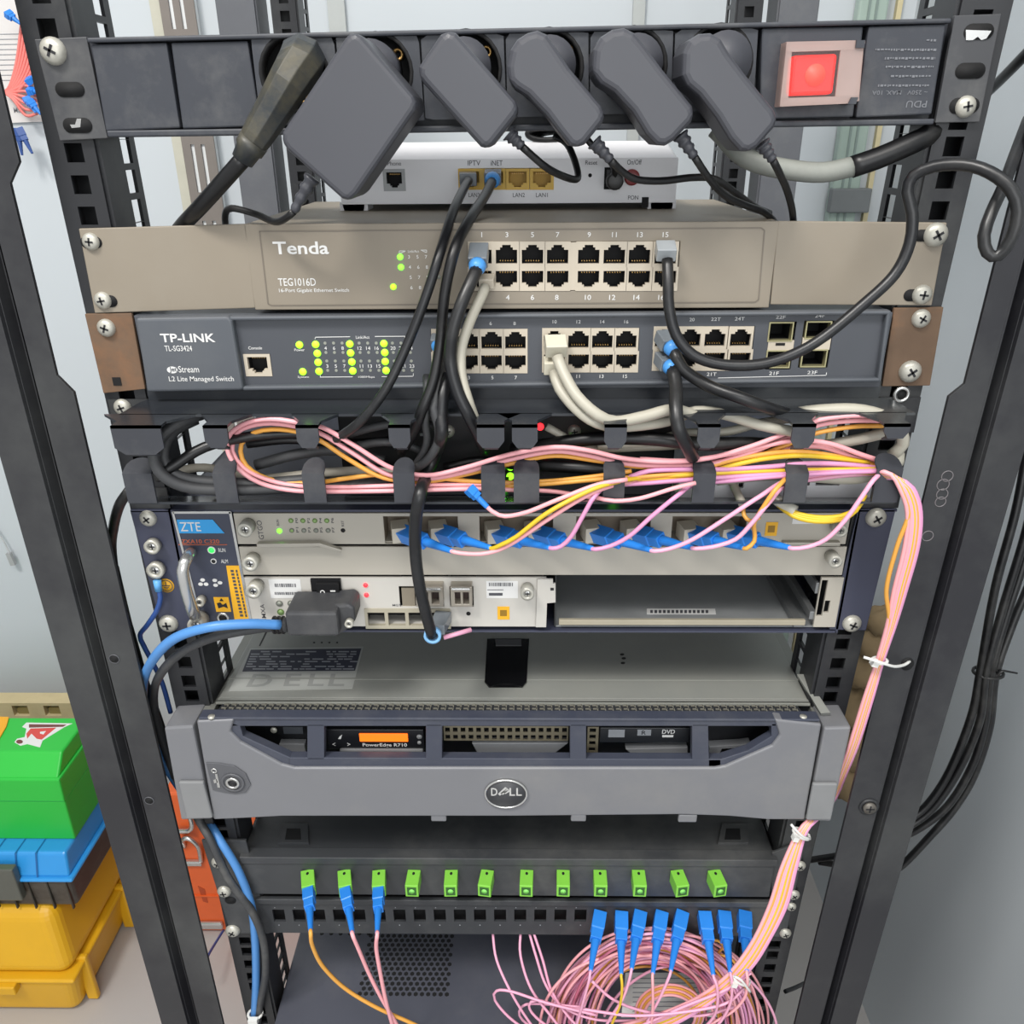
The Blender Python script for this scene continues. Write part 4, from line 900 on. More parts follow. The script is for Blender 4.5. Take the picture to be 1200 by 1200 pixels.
# vent strip sloping down to the bezel
xa, xb = V(255, 828, -10).x, V(940, 828, -10).x
b = M(mat('vent_strip_black', '24262b', .5)).add([(xa, 1, zc-2), (xb, 1, zc-2), (xb, YB+6, zbt-1), (xa, YB+6, zbt-1), (xa, 1, zc-9), (xb, 1, zc-9), (xb, YB+6, zbt-9), (xa, YB+6, zbt-9)], [(0, 3, 2, 1), (4, 5, 6, 7), (0, 1, 5, 4), (1, 2, 6, 5), (2, 3, 7, 6), (3, 0, 4, 7)])
b.mt(mat('vent_bridge_metal', '88867b', .4, .3))
n = 76
for k in range(n):
    x = xa+4+(xb-xa-8)*k/(n-1)
    for j, t_ in enumerate((.22, .52)):
        y = 1+(YB+5)*t_; z = (zc-2)*(1-t_)+(zbt-1)*t_
        b.box(x-2, x+1.2, y-.5, y+.5, z, z+.9); b.box(x+.8, x+1.6, y-2.6, y+.5, z, z+.9)
b.build('vent_strip', sv)
M(mat('cover_lip_bright', 'aeb0a8', .35, .4)).box(xl, xr, -1.5, 1, zc-1.5, zc).build('cover_lip', sv)
# bezel
bz = thing_dummy = None
G = [(230, 845), (274, 843), (270, 858), (282, 870), (330, 896), (345, 900), (838, 900), (850, 898), (905, 874), (914, 862), (908, 843), (963, 849), (943, 961), (900, 961), (855, 957), (800, 955), (600, 957), (330, 957), (295, 959), (250, 961)]
bf = M(DGR).ppoly(G, YB, YB+9).build('bezel_face', sv, bevel=1.5, seg=3)
M(DGR).ppoly([(192, 853), (226, 851), (248, 960), (212, 961)], YB, YB+26).build('bezel_end', sv, bevel=1.5)
M(DGR).ppoly([(966, 853), (998, 852), (974, 963), (945, 962)], YB, YB+26).build('bezel_end', sv, bevel=1.5)
M(mat('bezel_tab_grey', '7c7d7e', .4)).ppoly([(209, 917), (238, 917), (249, 959), (219, 960)], YB-3, YB).build('release_tab', sv, bevel=1)
M(MATS['bezel_tab_grey']).ppoly([(953, 919), (982, 919), (974, 961), (945, 961)], YB-3, YB).build('release_tab', sv, bevel=1)
YN = YB+2
b = M(DNV)
for q in ([(272, 842), (909, 842), (910, 851), (270, 851)], [(338, 888), (845, 890), (845, 901), (338, 901)], [(360, 849), (380, 849), (380, 890), (360, 890)], [(499, 849), (518, 849), (518, 890), (499, 890)], [(668, 849), (687, 849), (687, 890), (668, 890)], [(811, 849), (830, 849), (831, 891), (811, 891)],
          [(268, 846), (281, 850), (285, 863), (340, 888), (340, 901), (330, 898), (280, 871), (268, 858)], [(904, 848), (912, 848), (916, 860), (906, 876), (851, 900), (830, 901), (830, 890), (845, 890), (876, 880), (904, 863)]):
    b.ppoly(q, YN, YN+7)
b.build('window_frame', sv, bevel=.5)
b = M(DNV).box(V(232, 842, YB).x, V(962, 842, YB).x, YB+1, YB+10, zbt-2, zbt); b.build('bezel_top', sv, bevel=.5)
for x, y in ((246, 843), (943, 843)): M(SCR, True).plan([(VZ(x, y, zbt).x+2.4*math.cos(a*math.pi/8), VZ(x, y, zbt).y+3+2.4*math.sin(a*math.pi/8)) for a in range(16)], zbt-1, zbt+.4).build('top_rivet', sv)
for x in (505, 669): M(DGR).rbox(x, 955, x+18, 963, YB+1, YB+4).build('bottom_clip', sv, bevel=1)
M(DGR).rbox(795, 955, 817, 964, YB+1, YB+4).build('bottom_clip', sv, bevel=1)
# what shows through the windows
YI = 2
b = M(mat('drive_bay_black', '121317', .45)).box(xl, xr, YI, YI+2, zbb+6, zbt-4); b.build('front_panel', sv)
b = M(mat('lcd_panel_black', '1b1c20', .3)).rbox(384, 855, 497, 878, -6, YI); b.build('control_panel', sv, bevel=.5)
M(mat('lcd_orange', 'ff7a1a', emit=1.1, emc='ff6a10')).rbox(421, 860, 478, 869.5, -7, -6).build('lcd_screen', sv, bevel=.5)
b = M(INKW).text('PowerEdge R710', 425, 871, 477, 876, -6.3, True); b.text('<', 389.5, 870.5, 393, 874, -6.3); b.text('>', 407, 870.5, 410.5, 874, -6.3); b.ppoly([(396, 866), (398, 863), (401, 861), (399.5, 866)], -6.3, -6.1)
b.build('panel_lettering', sv)
for y, r in ((863, 3.2), (870, 2.4)): led(sv, 491.5, y, -6, r, mat('button_grey', '9a9b9c', .4), name='panel_button')
M(mat('control_lip_grey', '77797b', .4)).rbox(398, 879, 496, 887, -8, YI).build('control_lip', sv, bevel=1)
q = R4(520, 851, 666, 868, -4); hs = []
for k in range(16):
    for j in range(2):
        w_ = (q[1]-q[0])/16; h_ = (q[3]-q[2])/2; hs.append((q[0]+w_*(k+.2), q[0]+w_*(k+.8), q[2]+h_*(j+.2), q[2]+h_*(j+.78)))
M(mat('grille_beige', '88806c', .4, .3)).plate(*q, -4, -3, hs).build('front_grille', sv)
q = R4(688, 852, 701, 889, -4); hs = []
for j in range(5): h_ = (q[3]-q[2])/5; hs.append((q[0]+1.5, q[1]-2, q[2]+h_*(j+.2), q[2]+h_*(j+.78)))
M(MATS['grille_beige']).plate(*q, -4, -3, hs).build('front_grille', sv)
b = M(mat('drive_grey', '7b7d80', .4)); b.ppoly([(553, 871), (666, 871), (662, 874), (650, 883), (560, 884)], -5, YI); b.build('drive_carrier', sv, bevel=.5)
b = M(MATS['drive_grey']).ppoly([(733, 878), (806, 876), (806, 888), (745, 888)], -5, YI); b.build('drive_carrier', sv, bevel=.5)
b = M(MATS['drive_grey']).ppoly([(831, 875), (868, 873), (880, 871), (876, 876), (846, 878), (841, 889), (831, 889)], -5, YI); b.build('drive_carrier', sv, bevel=.5)
b = M(mat('optical_drive_black', '202226', .35)).rbox(703, 853, 808, 870, -6, YI); b.build('optical_drive', sv, bevel=.4)
b = M(INKG); b.rbox(713, 855, 732, 864, -6.3, -6); b.rbox(747, 855, 763, 862, -6.3, -6); b.mt(INKW).text('DVD', 776, 855, 791, 860, -6.3, True); b.rbox(776, 861.5, 789, 864, -6.3, -6)
b.mt(MATS['optical_drive_black']).text('R', 752, 856.5, 757, 861, -6.5); b.build('drive_marks', sv)
b = M(MATS['drive_grey']).rbox(328, 872, 358, 887, -4, YI); b.build('drive_carrier', sv, bevel=.5)
b = M(mat('port_grey', '3e4146', .4)).rbox(332, 852, 355, 860, -3, YI); b.mt(SCR, True).disc(V(321, 855, -3), 2.4, -4, -3); b.build('video_port', sv)
# badge and lock
c = V(593, 929, YB)
b = M(mat('badge_dark', '3e3f42', .4), True).disc(c, 14.6, YB-1.4, YB, 40, 12.6); b.mt(CHR).ring((c.x, 0, c.z), 14.2, 15.6, YB-2, YB, 40, .86)
bd = b.build('badge', sv)
tx = M(mat('badge_silver', 'c0c0be', .35, .3)); tx.text('D', 575.5, 923.5, 583, 932.5, YB-1.6, True); tx.text('L', 597, 923.5, 603.5, 932.5, YB-1.6, True); tx.text('L', 605, 923.5, 611.5, 932.5, YB-1.6, True)
for k in range(3): tx.ppoly([(583.5+k*3.2, 930.5-k*1), (592+k*2, 922.5+k*1.5), (594.5+k*2, 924+k*1.5), (586+k*3.2, 932.5-k*1)], YB-1.7, YB-1.5)
tx.build('badge_lettering', bd)
b = M(mat('lock_plate_grey', '535458', .4)).ppoly([(241, 894), (258, 895), (275, 898), (288, 907), (294, 920), (288, 929), (276, 931), (262, 929), (249, 926)], YB-1, YB)
lk = b.build('lock_plate', sv, bevel=.4)
c = V(273, 917, YB-1); b = M(CHR, True).ring((c.x, 0, c.z), 3.3, 5, YB-2.5, YB-1, 20); b.mt(MATS['lock_plate_grey']).ring((c.x, 0, c.z), 6.5, 8.5, YB-1.8, YB-1, 24); b.mt(SHAD).disc(c, 3.4, YB-1.8, YB-1, 20); b.build('lock_barrel', lk)
c = V(251, 903, YB-1); b = M(CHR, True).ring((c.x, 0, c.z), 1.2, 2.2, YB-1.6, YB-1, 14); b.mt(CHR, False).ppoly([(252, 907), (254.5, 907), (258, 923), (255, 923)], YB-1.6, YB-1); b.ppoly([(250, 914), (254, 913), (255, 917), (251, 918)], YB-1.6, YB-1); b.build('lock_mark', lk)
# slide rails and brackets at the sides
M(mat('slide_rail_steel', '8f908a', .4, .4)).box(-222, -214, -6, 300, zbb+20, zc-4).build('slide_rail', sv, bevel=.5); M(MATS['slide_rail_steel']).box(211, 219, -6, 300, zbb+20, zc-4).build('slide_rail', sv, bevel=.5)
M(DCV).add([V(934, 790, 20), V(943, 790, 20), V(973, 835, -14), V(962, 836, -14), V(934, 793, 24), V(943, 793, 24), V(973, 839, -10), V(962, 840, -10)], [(0, 1, 2, 3), (7, 6, 5, 4), (0, 4, 5, 1), (1, 5, 6, 2), (2, 6, 7, 3), (3, 7, 4, 0)]).build('rail_bracket', sv)
# ================================================================ fibre box and patch panel
YO = -5; zo = V(600, 1006, YO).z; zob = V(600, 1050, YO).z
od = thing('fibre_box', (0, 80, zob), 'black fibre splice box with a row of green adapters, below the big server', 'fibre box')
x0, x1 = V(287, 1028, YO).x, V(906, 1028, YO).x
b = M(ODF).box(x0, x1, YO, 240, zob, zo); b.build('box_body', od, bevel=1)
b = M(ODF).box(x0-1, x1+1, YO-1.5, 4, zo-6, zo+1); b.build('box_lip', od, bevel=.6)
for a, c_ in ((326, 362), (841, 877)):
    b = M(ODF).hpoly([(a, 990), (c_, 990), (c_-1, 967), (a+5, 967)], zo, 2.2); b.mt(VOID).hpoly([(a+8, 984), (c_-9, 984), (c_-10, 971), (a+10, 971)], zo+2.2, .2)
    b.build('lid_latch', od, bevel=.5)
ear_l = M(ODF).ppoly([(236, 985), (288, 985), (316, 1094), (270, 1094)], -2.5, -.3).build('mounting_ear', od, bevel=.4)
ear_r = M(ODF).ppoly([(905, 1000), (944, 985), (921, 1098), (903, 1098)], -2.5, -.3).build('mounting_ear', od, bevel=.4)
for x, y, r in ((256, 1010, 8), (263, 1044, 8), (273, 1090, 8.5)): screw(ear_l, x, y, -2.5, r)
slot(ear_l, 270, 1055, 13, 8, -2.6)
for x, y, r in ((937, 1014, 7), (930, 1048, 7), (927, 1062, 6), (920, 1093, 7)): screw(ear_r, x, y, -2.5, r)
pp = thing('fibre_patch_bay', (0, 0, V(600, 1095, -3).z), 'black patch panel with square openings and eight blue plugs, under the green adapter box', 'patch panel')
a, c_, zpb, zpt = R4(305, 1054, 918, 1095, -3)
hx = [327+23.55*k for k in range(16)]
b = M(ODF).plate(a, c_, zpb, zpt, -3, -1, [R4(x-7, 1066, x+7, 1080, -3) for x in hx]+[R4(x-6, 1068, x+6, 1078, -3) for x in (703, 728, 750, 775, 799, 825, 848, 872)])
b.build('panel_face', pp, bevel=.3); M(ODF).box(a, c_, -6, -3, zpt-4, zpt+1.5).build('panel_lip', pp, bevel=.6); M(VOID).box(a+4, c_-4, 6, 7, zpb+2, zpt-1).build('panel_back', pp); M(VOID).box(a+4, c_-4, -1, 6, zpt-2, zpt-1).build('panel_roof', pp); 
b = M(INKG)
for x in hx: b.disc(V(x, 1084, -3), .5, -3.3, -3, 8); b.disc(V(x-5, 1063.5, -3), .4, -3.3, -3, 8)
b.build('panel_print', pp)
gx = [361, 404, 445, 486.5, 530, 572.5, 618.5, 661, 704, 749, 794, 837.5]; tw = [1, 1, -1, -4, -2, -5, -2, -1, 0, 1, 6, 7]
GEN = []
for i, x in enumerate(gx):
    zt_a = V(x, 1019, YO).z; yf = VZ(x, 1038, zt_a).y; zb_a = V(x, 1051, yf).z; zc_a = (zt_a+zb_a)/2; hh = (zt_a-zb_a)/2
    p0 = Vector((V(x-1, 1019, YO).x, YO, zc_a)); p1 = Vector((V(x+tw[i], 1044, yf).x, yf, zc_a)); wd = 5.1
    lab_ = ('green fibre adapter holding a blue plug, %s from the left of the box' % ('first', 'second', 'third')[i]) if i < 3 else 'empty green fibre adapter, %s of the nine without a plug, counted from the left' % ('first', 'second', 'third', 'fourth', 'fifth', 'sixth', 'seventh', 'eighth', 'ninth')[i-3]
    t = thing('fibre_adapter', p0, lab_, 'fibre adapter', 'green adapters on the fibre box')
    M(GRN).sweep([p0, p1], [(wd, hh), (wd, hh)], rect=True).build('adapter_body', t, bevel=.5)
    d = (p1-p0).normalized()
    M(mat('adapter_dark_green', '2c5a22', .5)).sweep([p1-d*1, p1+d*.15], [(wd*.7, hh*.7), (wd*.7, hh*.7)], rect=True).build('adapter_mouth', t)
    b = M(mat('ferrule_green', '7fd060', .4), True).sweep([p1-d*1, p1+d*.6], 2.2, 12); b.build('ferrule_sleeve', t)
    M(VOID, True).plan([(p0.x+(p1.x-p0.x)*.25+1.1*math.cos(u*math.pi/4), p0.y+(p1.y-p0.y)*.25+1.5*math.sin(u*math.pi/4)) for u in range(8)], zt_a-.05, zt_a+.1).build('key_dot', t)
    GEN.append((p1, d))
# ================================================================ computer case at the bottom
pcz = -700
pcx0, pcx1 = VZ(349, 1100, pcz).x, 214
pc_ = thing('computer_case', (0, 150, -1160), 'dark grey computer case with a perforated patch in its top, lowest in the rack', 'computer')
M(PCC).box(pcx0, pcx1, -110, 330, -1160, pcz).build('case_body', pc_, bevel=2)
b = M(VOID)
sx, sy_ = 5.6, 4.9; xA, xB = VZ(432, 1110, pcz).x, VZ(531, 1110, pcz).x; yA, yB_ = VZ(480, 1165, pcz).y, VZ(480, 1092, pcz).y
j = 0; y = yA
while y < yB_:
    x = xA+(sx/2 if j % 2 else 0)-0
    while x < xB:
        b.plan([(x+2.15*math.cos(k*math.pi/3+math.pi/6), y+2.15*math.sin(k*math.pi/3+math.pi/6)) for k in range(6)], pcz-.01, pcz+.12); x += sx
    y += sy_; j += 1
b.build('perforated_patch', pc_)
b = M(WLB).hpoly([(733, 1140), (838, 1140), (846, 1192), (728, 1192)], pcz, .2); b.mt(INKG)
for k in range(8): b.hpoly([(742, 1146+k*5.5), (828, 1146+k*5.5), (829, 1147.2+k*5.5), (741, 1147.2+k*5.5)], pcz+.2, .1)
b.build('rating_label', pc_)
for k in range(6): M(VOID, True).plan([(VZ(377+k*11, 1095, pcz).x+2*math.cos(a*math.pi/4), VZ(377, 1094, pcz).y+2*math.sin(a*math.pi/4)) for a in range(8)], pcz-.01, pcz+.12).build('vent_dot', pc_)
shelf = thing('rack_shelf', (0, 200, -1166), 'black rack shelf carrying the grey computer case', 'shelf')
M(BLK).box(-219, 219, 0, 420, -1166, -1160).build('shelf_plate', shelf); M(BLK).box(-219, 219, -1, 1.5, -1185, -1160).build('shelf_lip', shelf)
# ================================================================ tool boxes at the left
YT1 = mat('toolbox_yellow', 'd9a61c', .4, var=.08, scale=8, dust=.25, dustc='a8791c')
TBK = mat('toolbox_taupe_black', '3d362f', .45, var=.08, dust=.15)
TBL = mat('toolbox_blue', '2f8ed2', .35, var=.05)
TGR = mat('toolbox_green', '27b33a', .38, var=.05, scale=12)
xR_y = -650; yF_y = 318
zy = V(95, 1072, 335).z
yb = thing('yellow_toolbox', (-800, 420, -1200), 'domed yellow toolbox on the floor, bottom of the stack left of the rack', 'toolbox')
zr = V(60, 1148, yF_y).z
M(YT1).frustum((-1000, xR_y-14, yF_y+10, 560, -1200), (-1000, xR_y, yF_y, 570, zr)).build('box_base', yb, bevel=16, seg=5)
M(YT1).frustum((-1010, xR_y+5, yF_y-6, 575, zr-2), (-1010, xR_y+5, yF_y-6, 575, zr+5)).build('rim', yb, bevel=6, seg=3)
M(YT1).frustum((-1005, xR_y, yF_y, 572, zr+4), (-1000, xR_y-18, yF_y+24, 560, zy)).build('lid', yb, bevel=20, seg=5)
for yy in (345, 470):
    M(YT1).box(xR_y-10, xR_y+7, yy, yy+10, -1196, zr+10).build('side_rib', yb, bevel=3)
c = V(12, 1158, yF_y-8); M(YT1).box(c.x-30, c.x+10, yF_y-14, yF_y, c.z-8, c.z+8).build('clasp', yb, bevel=2)
bb = thing('blue_toolbox', (-800, 430, zy), 'toolbox with a ribbed blue lid and dark taupe base, middle of the stack', 'toolbox')
YK = yF_y+26; xk = V(94, 1068, YK).x; zk1 = V(88, 1031, YK).z; zk2 = V(80, 1004, YK+5).z
M(TBK).frustum((-1000, xk-4, YK+4, 560, zy), (-1000, xk, YK, 565, zk1)).build('box_base', bb, bevel=8, seg=4)
for k in range(8):
    x = V(82-k*22, 1050, YK).x; M(mat('taupe_groove', '332f29', .5)).box(x-1, x+1, YK-1.2, YK+3, zy+2, zk1-3).build('base_groove', bb)
M(TBL).frustum((-1005, xk+6, YK-5, 570, zk1-1), (-1005, xk+6, YK-5, 570, zk1+5)).build('lid_rim', bb, bevel=5, seg=3)
xb2 = V(75, 1004, YK+5).x
M(TBL).frustum((-1000, xk, YK, 565, zk1+4), (-1000, xb2-2, YK+12, 555, zk2)).build('lid', bb, bevel=4, seg=3)
for k in range(4):
    x = V(40-k*24, 1015, YK).x; M(mat('deep_blue_groove', '1a5f9c', .4)).add([(x-1, YK-1.5, zk1+6), (x+1, YK-1.5, zk1+6), (x+1, YK+10, zk2+.6), (x-1, YK+10, zk2+.6), (x-1, YK+60, zk2+.6), (x+1, YK+60, zk2+.6)], [(0, 1, 2, 3), (3, 2, 5, 4)]).build('lid_groove', bb)
c0, c1_ = V(-20, 1035, YK-8), V(22, 1035, YK-8)
M(mat('grey_latch_plastic', '55564f', .4)).box(c0.x, c1_.x, YK-12, YK, V(0, 1056, YK-12).z, V(0, 1020, YK-12).z).build('latch', bb, bevel=2)
gg = thing('green_toolbox', (-800, 450, zk2), 'bright green toolbox with a red sticker on its lid, top of the stack', 'toolbox')
yG = VZ(60, 985, zk2).y; xg = V(90, 985, yG).x; zg1 = V(60, 939, yG-3).z; zg2 = V(60, 913, yG-4).z; xg2 = V(73, 913, yG-4).x
zg3 = V(40, 889, yG+14).z; yGB = VZ(40, 841, zg3+6).y
M(TGR).frustum((-1000, xg-3, yG+2, yGB+12, zk2), (-1000, xg+2, yG-3, yGB+16, zg1)).build('box_base', gg, bevel=2.5)
M(TGR).frustum((-1002, xg+3, yG-5, yGB+18, zg1), (-1002, xg+5, yG-5, yGB+19, zg2)).build('lid_skirt', gg, bevel=2.5)
zg3 = V(40, 889, yG+14).z; zg4 = zg3+2
xg3 = V(69, 889, yG+14).x
zs = zg3+6; yGB = VZ(40, 841, zs).y
lid = M(TGR).frustum((-1000, xg+2, yG-2, yGB+16, zg2-1), (-1000, xg3+2, yG+22, yGB, zg3+6)).build('lid', gg, bevel=3, seg=3)
def onlid(x, y): return VZ(x, y, zs)
st = M(WLB).plan([(onlid(x, y).x, onlid(x, y).y) for x, y in ((31, 847), (85, 848), (76, 852), (50, 868), (47, 876), (32, 872), (24, 874), (17, 870), (20, 866), (29, 864), (31, 854), (26, 852))], zs, zs+.4)
st.mt(mat('sticker_red', 'c8453f', .45)).plan([(onlid(x, y).x, onlid(x, y).y) for x, y in ((36, 854), (66, 853), (49, 867), (43, 866), (37, 860), (32, 866), (31, 860))], zs+.4, zs+.5)
st.mt(mat('sticker_brown', '6b3a35', .5)).plan([(onlid(x, y).x, onlid(x, y).y) for x, y in ((34, 849), (78, 849.5), (74, 852), (34, 853))], zs+.4, zs+.5)
st.plan([(onlid(23+4*math.cos(a), 869.5+2.4*math.sin(a)).x, onlid(23+4*math.cos(a), 869.5+2.4*math.sin(a)).y) for a in [k*math.pi/6 for k in range(12)]], zs+.4, zs+.5)
st.mt(WLB).plan([(onlid(x, y).x, onlid(x, y).y) for x, y in ((47, 858), (54, 857), (51, 861), (47, 860))], zs+.5, zs+.6)
st.build('lid_sticker', gg)
M(mat('yellow_tag', 'e2a21c', .4)).plan([(onlid(x, y).x, onlid(x, y).y) for x, y in ((-20, 840), (11, 841), (8, 852), (0, 866), (-20, 866))], zs, zs+2).build('handle_tag', gg, bevel=1)
# orange case with chrome hooks behind the rack
OC = mat('case_orange', 'd8602c', .4, var=.08)
yo = 468; oo = thing('orange_case', (-410, yo+60, -1200), 'orange metal case with chrome clips on the floor behind the left rail', 'case')
xo0, xo1 = -540, -308; ztop = V(230, 930, yo).z
M(OC).box(xo0, xo1, yo, yo+150, -1200, ztop).build('case_body', oo, bevel=4)
M(OC).box(xo0-2, xo1+2, yo-3, yo+2, V(240, 1049, yo).z-1, V(240, 1049, yo).z+1).build('pressed_line', oo)
M(CHR, True).sweep(smooth_path([V(208, 974, yo-8), V(222, 973, yo-10), V(225, 966, yo-10), V(222, 955, yo-8)]), 4, 10).build('chrome_hook', oo)
M(CHR, True).sweep(smooth_path([V(216, 992, yo-2), V(214, 984, yo-14), V(222, 983, yo-16), V(232, 992, yo-14), V(236, 1010, yo-2)]), 3.5, 10).build('chrome_ring', oo)
M(CHR).box(V(215, 1008, yo).x, V(238, 1008, yo).x, yo-8, yo, V(220, 1011, yo).z, V(220, 1006, yo).z).build('hasp_bar', oo, bevel=2)
M(CHR).box(V(231, 1081, yo).x, V(262, 1081, yo).x, yo-8, yo, V(240, 1085, yo).z, V(240, 1078, yo).z).build('base_bar', oo, bevel=3)
M(mat('dark_orange_wear', 'a9431d', .5)).poly([(V(x, y, yo).x, V(x, y, yo).z) for x, y in ((232, 1038), (240, 1042), (244, 1058), (238, 1056))], yo-.6, yo).build('wear_mark', oo)
cable('thin_wire', [(262, 1090, 430), (252, 1106, 400), (244, 1120, 370), (236, 1140, 340)], 2, DBLU, 'thin dark blue wire dropping below the orange case to the floor', 'wire')
# ================================================================ cables (px, row, depth)
def patch(p, plug_at, plug_len, pts, r, m, label, boot=BLUB, pm=None, pr=5.2, group=None, pdir=None):
    """network cable with its modular plug as parts of one thing"""
    P = [q if isinstance(q, Vector) else V(*q) for q in pts]
    t = thing('network_cable', P[0], label, 'cable', group)
    M(m, True).sweep(smooth_path(P), r, 10).build('jacket', t)
    if plug_at:
        A, B = V(*plug_at), P[0]
        plug(t, A, B, pr, pm, boot)
    return t
patch(1, (548, 208, 78), 0, [(549, 212, 62), (543, 222, 44), (531, 248, 10), (517, 292, -22), (500, 345, -30), (478, 402, -34), (452, 456, -40), (424, 492, -40), (404, 508, -34), (385, 520, -26)], 2.7, RUBD, 'black network cable from the first yellow jack of the white router, leftmost over the switches', boot=None)
patch(1, (578, 205, 78), 0, [(577, 212, 60), (568, 230, 40), (550, 258, 0), (533, 292, -24), (521, 345, -28), (516, 400, -28), (508, 445, -34), (494, 482, -38), (486, 505, -30), (470, 530, -20)], 3.0, RUB, 'black network cable with a blue ring from the second jack of the white router')
patch(1, (562, 290, -6), 0, [(559, 315, -20), (552, 330, -26), (540, 358, -32), (530, 392, -34), (528, 425, -34), (536, 458, -38), (549, 486, -40), (560, 508, -34), (568, 528, -22)], 3.6, RUBD, 'black network cable with a bright blue ring in port one of the brown switch')
patch(1, (572, 326, -4), 0, [(569, 336, -14), (563, 350, -20), (551, 376, -26), (541, 408, -29), (541, 440, -32), (549, 470, -36), (558, 496, -32), (562, 515, -20)], 2.9, WCAB, 'white network cable from port two of the brown switch, curving beside the black one', boot=None, pm=mat('pale_plug', 'bdb4a4', .4), pr=4.2)
patch(1, (517, 396, -8), 0, [(515, 408, -16), (517, 430, -22), (513, 455, -30), (508, 478, -36), (514, 500, -36), (513, 520, -34), (500, 540, -30), (482, 552, -22)], 2.6, RUBG, 'grey network cable with a small blue ring from the first port of the slate switch')
cable('network_cable', [(524, 440, -24), (519, 462, -32), (517, 490, -36), (518, 508, -40), (511, 530, -22), (503, 550, -23), (497, 565, -32), (492, 580, -46), (487, 612, -42), (487, 650, -38), (492, 688, -38), (500, 722, -36), (506, 744, -30)], 3.7, RUBD, 'thick dark network cable crossing in front of the line terminal into its lower card', n=12)
t = thing('cable_plug', V(512, 738, -16), 'grey modular plug with a pale blue ring under the lower card of the line terminal', 'connector')
M(mat('clear_grey_plug', '8f959a')).sweep([V(520, 722, -6), V(512, 738, -24)], [(5.5, 4), (5, 3.5)], rect=True).build('plug_body', t, bevel=.5)
c = V(507, 744, -30); M(mat('pale_blue_ring', '7fb4e0', .4), True).ring((c.x, 0, c.z), 3.8, 5.6, -32, -28, 20).build('boot_ring', t)
cable('network_cable', [(500, 440, -22), (500, 470, -32), (498, 492, -34), (500, 520, -28), (486, 545, -20), (468, 556, -12)], 2.2, RUBG, 'thin grey cable hanging left of the thick dark one at the cable manager')
# right hand plugs of the slate switch
t = patch(1, (777, 392, -8), 0, [(789, 410, -20), (800, 432, -24), (830, 452, -30), (868, 466, -38), (900, 478, -36), (925, 486, -22)], 3.4, RUBD, 'dark network cable running right below the slate switch from its upper blue ringed plug')
t = patch(1, (776, 418, -8), 0, [(788, 432, -22), (792, 452, -30), (792, 478, -42), (795, 502, -48), (805, 522, -44), (812, 536, -34)], 3.8, RUBD, 'dark network cable dropping down from the lower blue ringed plug of the slate switch', boot=BLUB)
patch(1, (779, 288, -6), 0, [(782, 304, -18), (783, 330, -24), (784, 360, -28), (792, 392, -32), (812, 416, -36), (845, 427, -38), (890, 427, -40), (930, 415, -40), (965, 395, -40), (1010, 358, -38), (1048, 322, -36), (1066, 285, -34), (1069, 250, -32), (1063, 225, -30), (1070, 206, -30), (1095, 195, -34), (1130, 193, -42), (1160, 202, -50), (1185, 222, -56), (1193, 248, -58), (1186, 278, -58), (1170, 300, -56), (1157, 296, -54), (1153, 276, -52), (1162, 248, -48), (1176, 218, -40), (1190, 180, -20), (1205, 140, 0)], 3.0, RUBD, 'long black network cable looping over the right rail from port fifteen of the brown switch', boot=None, pm=mat('clear_plug', '989da0', .2))
cable('wall_cable', [(1150, 115, 120), (1168, 98, 90), (1190, 76, 60), (1215, 50, 40)], 3, RUBD, 'short dark cable at the far upper right corner beside the right rail', 'cable')
# white cables
patch(1, (650, 398, -8), 0, [(653, 418, -20), (660, 436, -26), (676, 464, -36), (700, 486, -42), (722, 494, -40), (755, 488, -36), (790, 480, -32), (818, 490, -26), (826, 502, -18)], 3.3, WCAB, 'white network cable from the upper jack of the middle port block, running right', boot=None, pm=mat('cream_plug', 'c9c4b2', .4), pr=6)
patch(1, (648, 424, -6), 0, [(649, 436, -18), (656, 456, -26), (676, 480, -34), (700, 496, -38), (730, 500, -34), (780, 494, -28), (815, 482, -22), (850, 486, -24), (890, 498, -30), (930, 506, -32), (945, 512, -26)], 3.1, WCAB, 'white network cable from the lower jack of the middle port block, running right', boot=None, pm=mat('cream_plug', 'c9c4b2'), pr=5.5)
for pts, r, l in (([(700, 522, -20), (760, 518, -18), (800, 508, -16), (850, 506, -14), (890, 496, -12), (930, 490, -12)], 2.8, 'white cable rising rightwards deep inside the right half of the cable manager'),
                  ([(935, 484, -20), (960, 481, -24), (1000, 480, -26), (1030, 486, -26), (1052, 498, -24), (1058, 520, -22), (1044, 534, -20)], 3.6, 'white cable along the top right of the cable manager, bending at its end'),
                  ([(840, 562, -16), (900, 556, -20), (950, 558, -24), (1000, 560, -26), (1035, 552, -24), (1052, 540, -20), (1050, 528, -16)], 4.0, 'thick white cable along the bottom right of the cable manager'),
                  ([(640, 500, -14), (690, 524, -14), (760, 524, -12), (800, 522, -12)], 2.4, 'pale cable behind the middle of the cable manager'),
                  ([(905, 524, -18), (950, 524, -18), (1000, 516, -20), (1035, 508, -22)], 3.4, 'dusty white cable behind the pink fibres near the right end of the manager'),
                  ([(250, 574, -10), (330, 560, -10), (420, 552, -10), (470, 556, -12)], 3.2, 'dusty white cable low in the left half of the cable manager'),
                  ([(190, 556, -12), (240, 548, -10), (300, 560, -8), (360, 556, -8)], 2.8, 'dusty pale cable at the left end of the cable manager')):
    cable('network_cable', pts, r, WCAB if 'dusty' not in l else mat('dusty_white_jacket', '9b968a', .6, dust=.3), l)
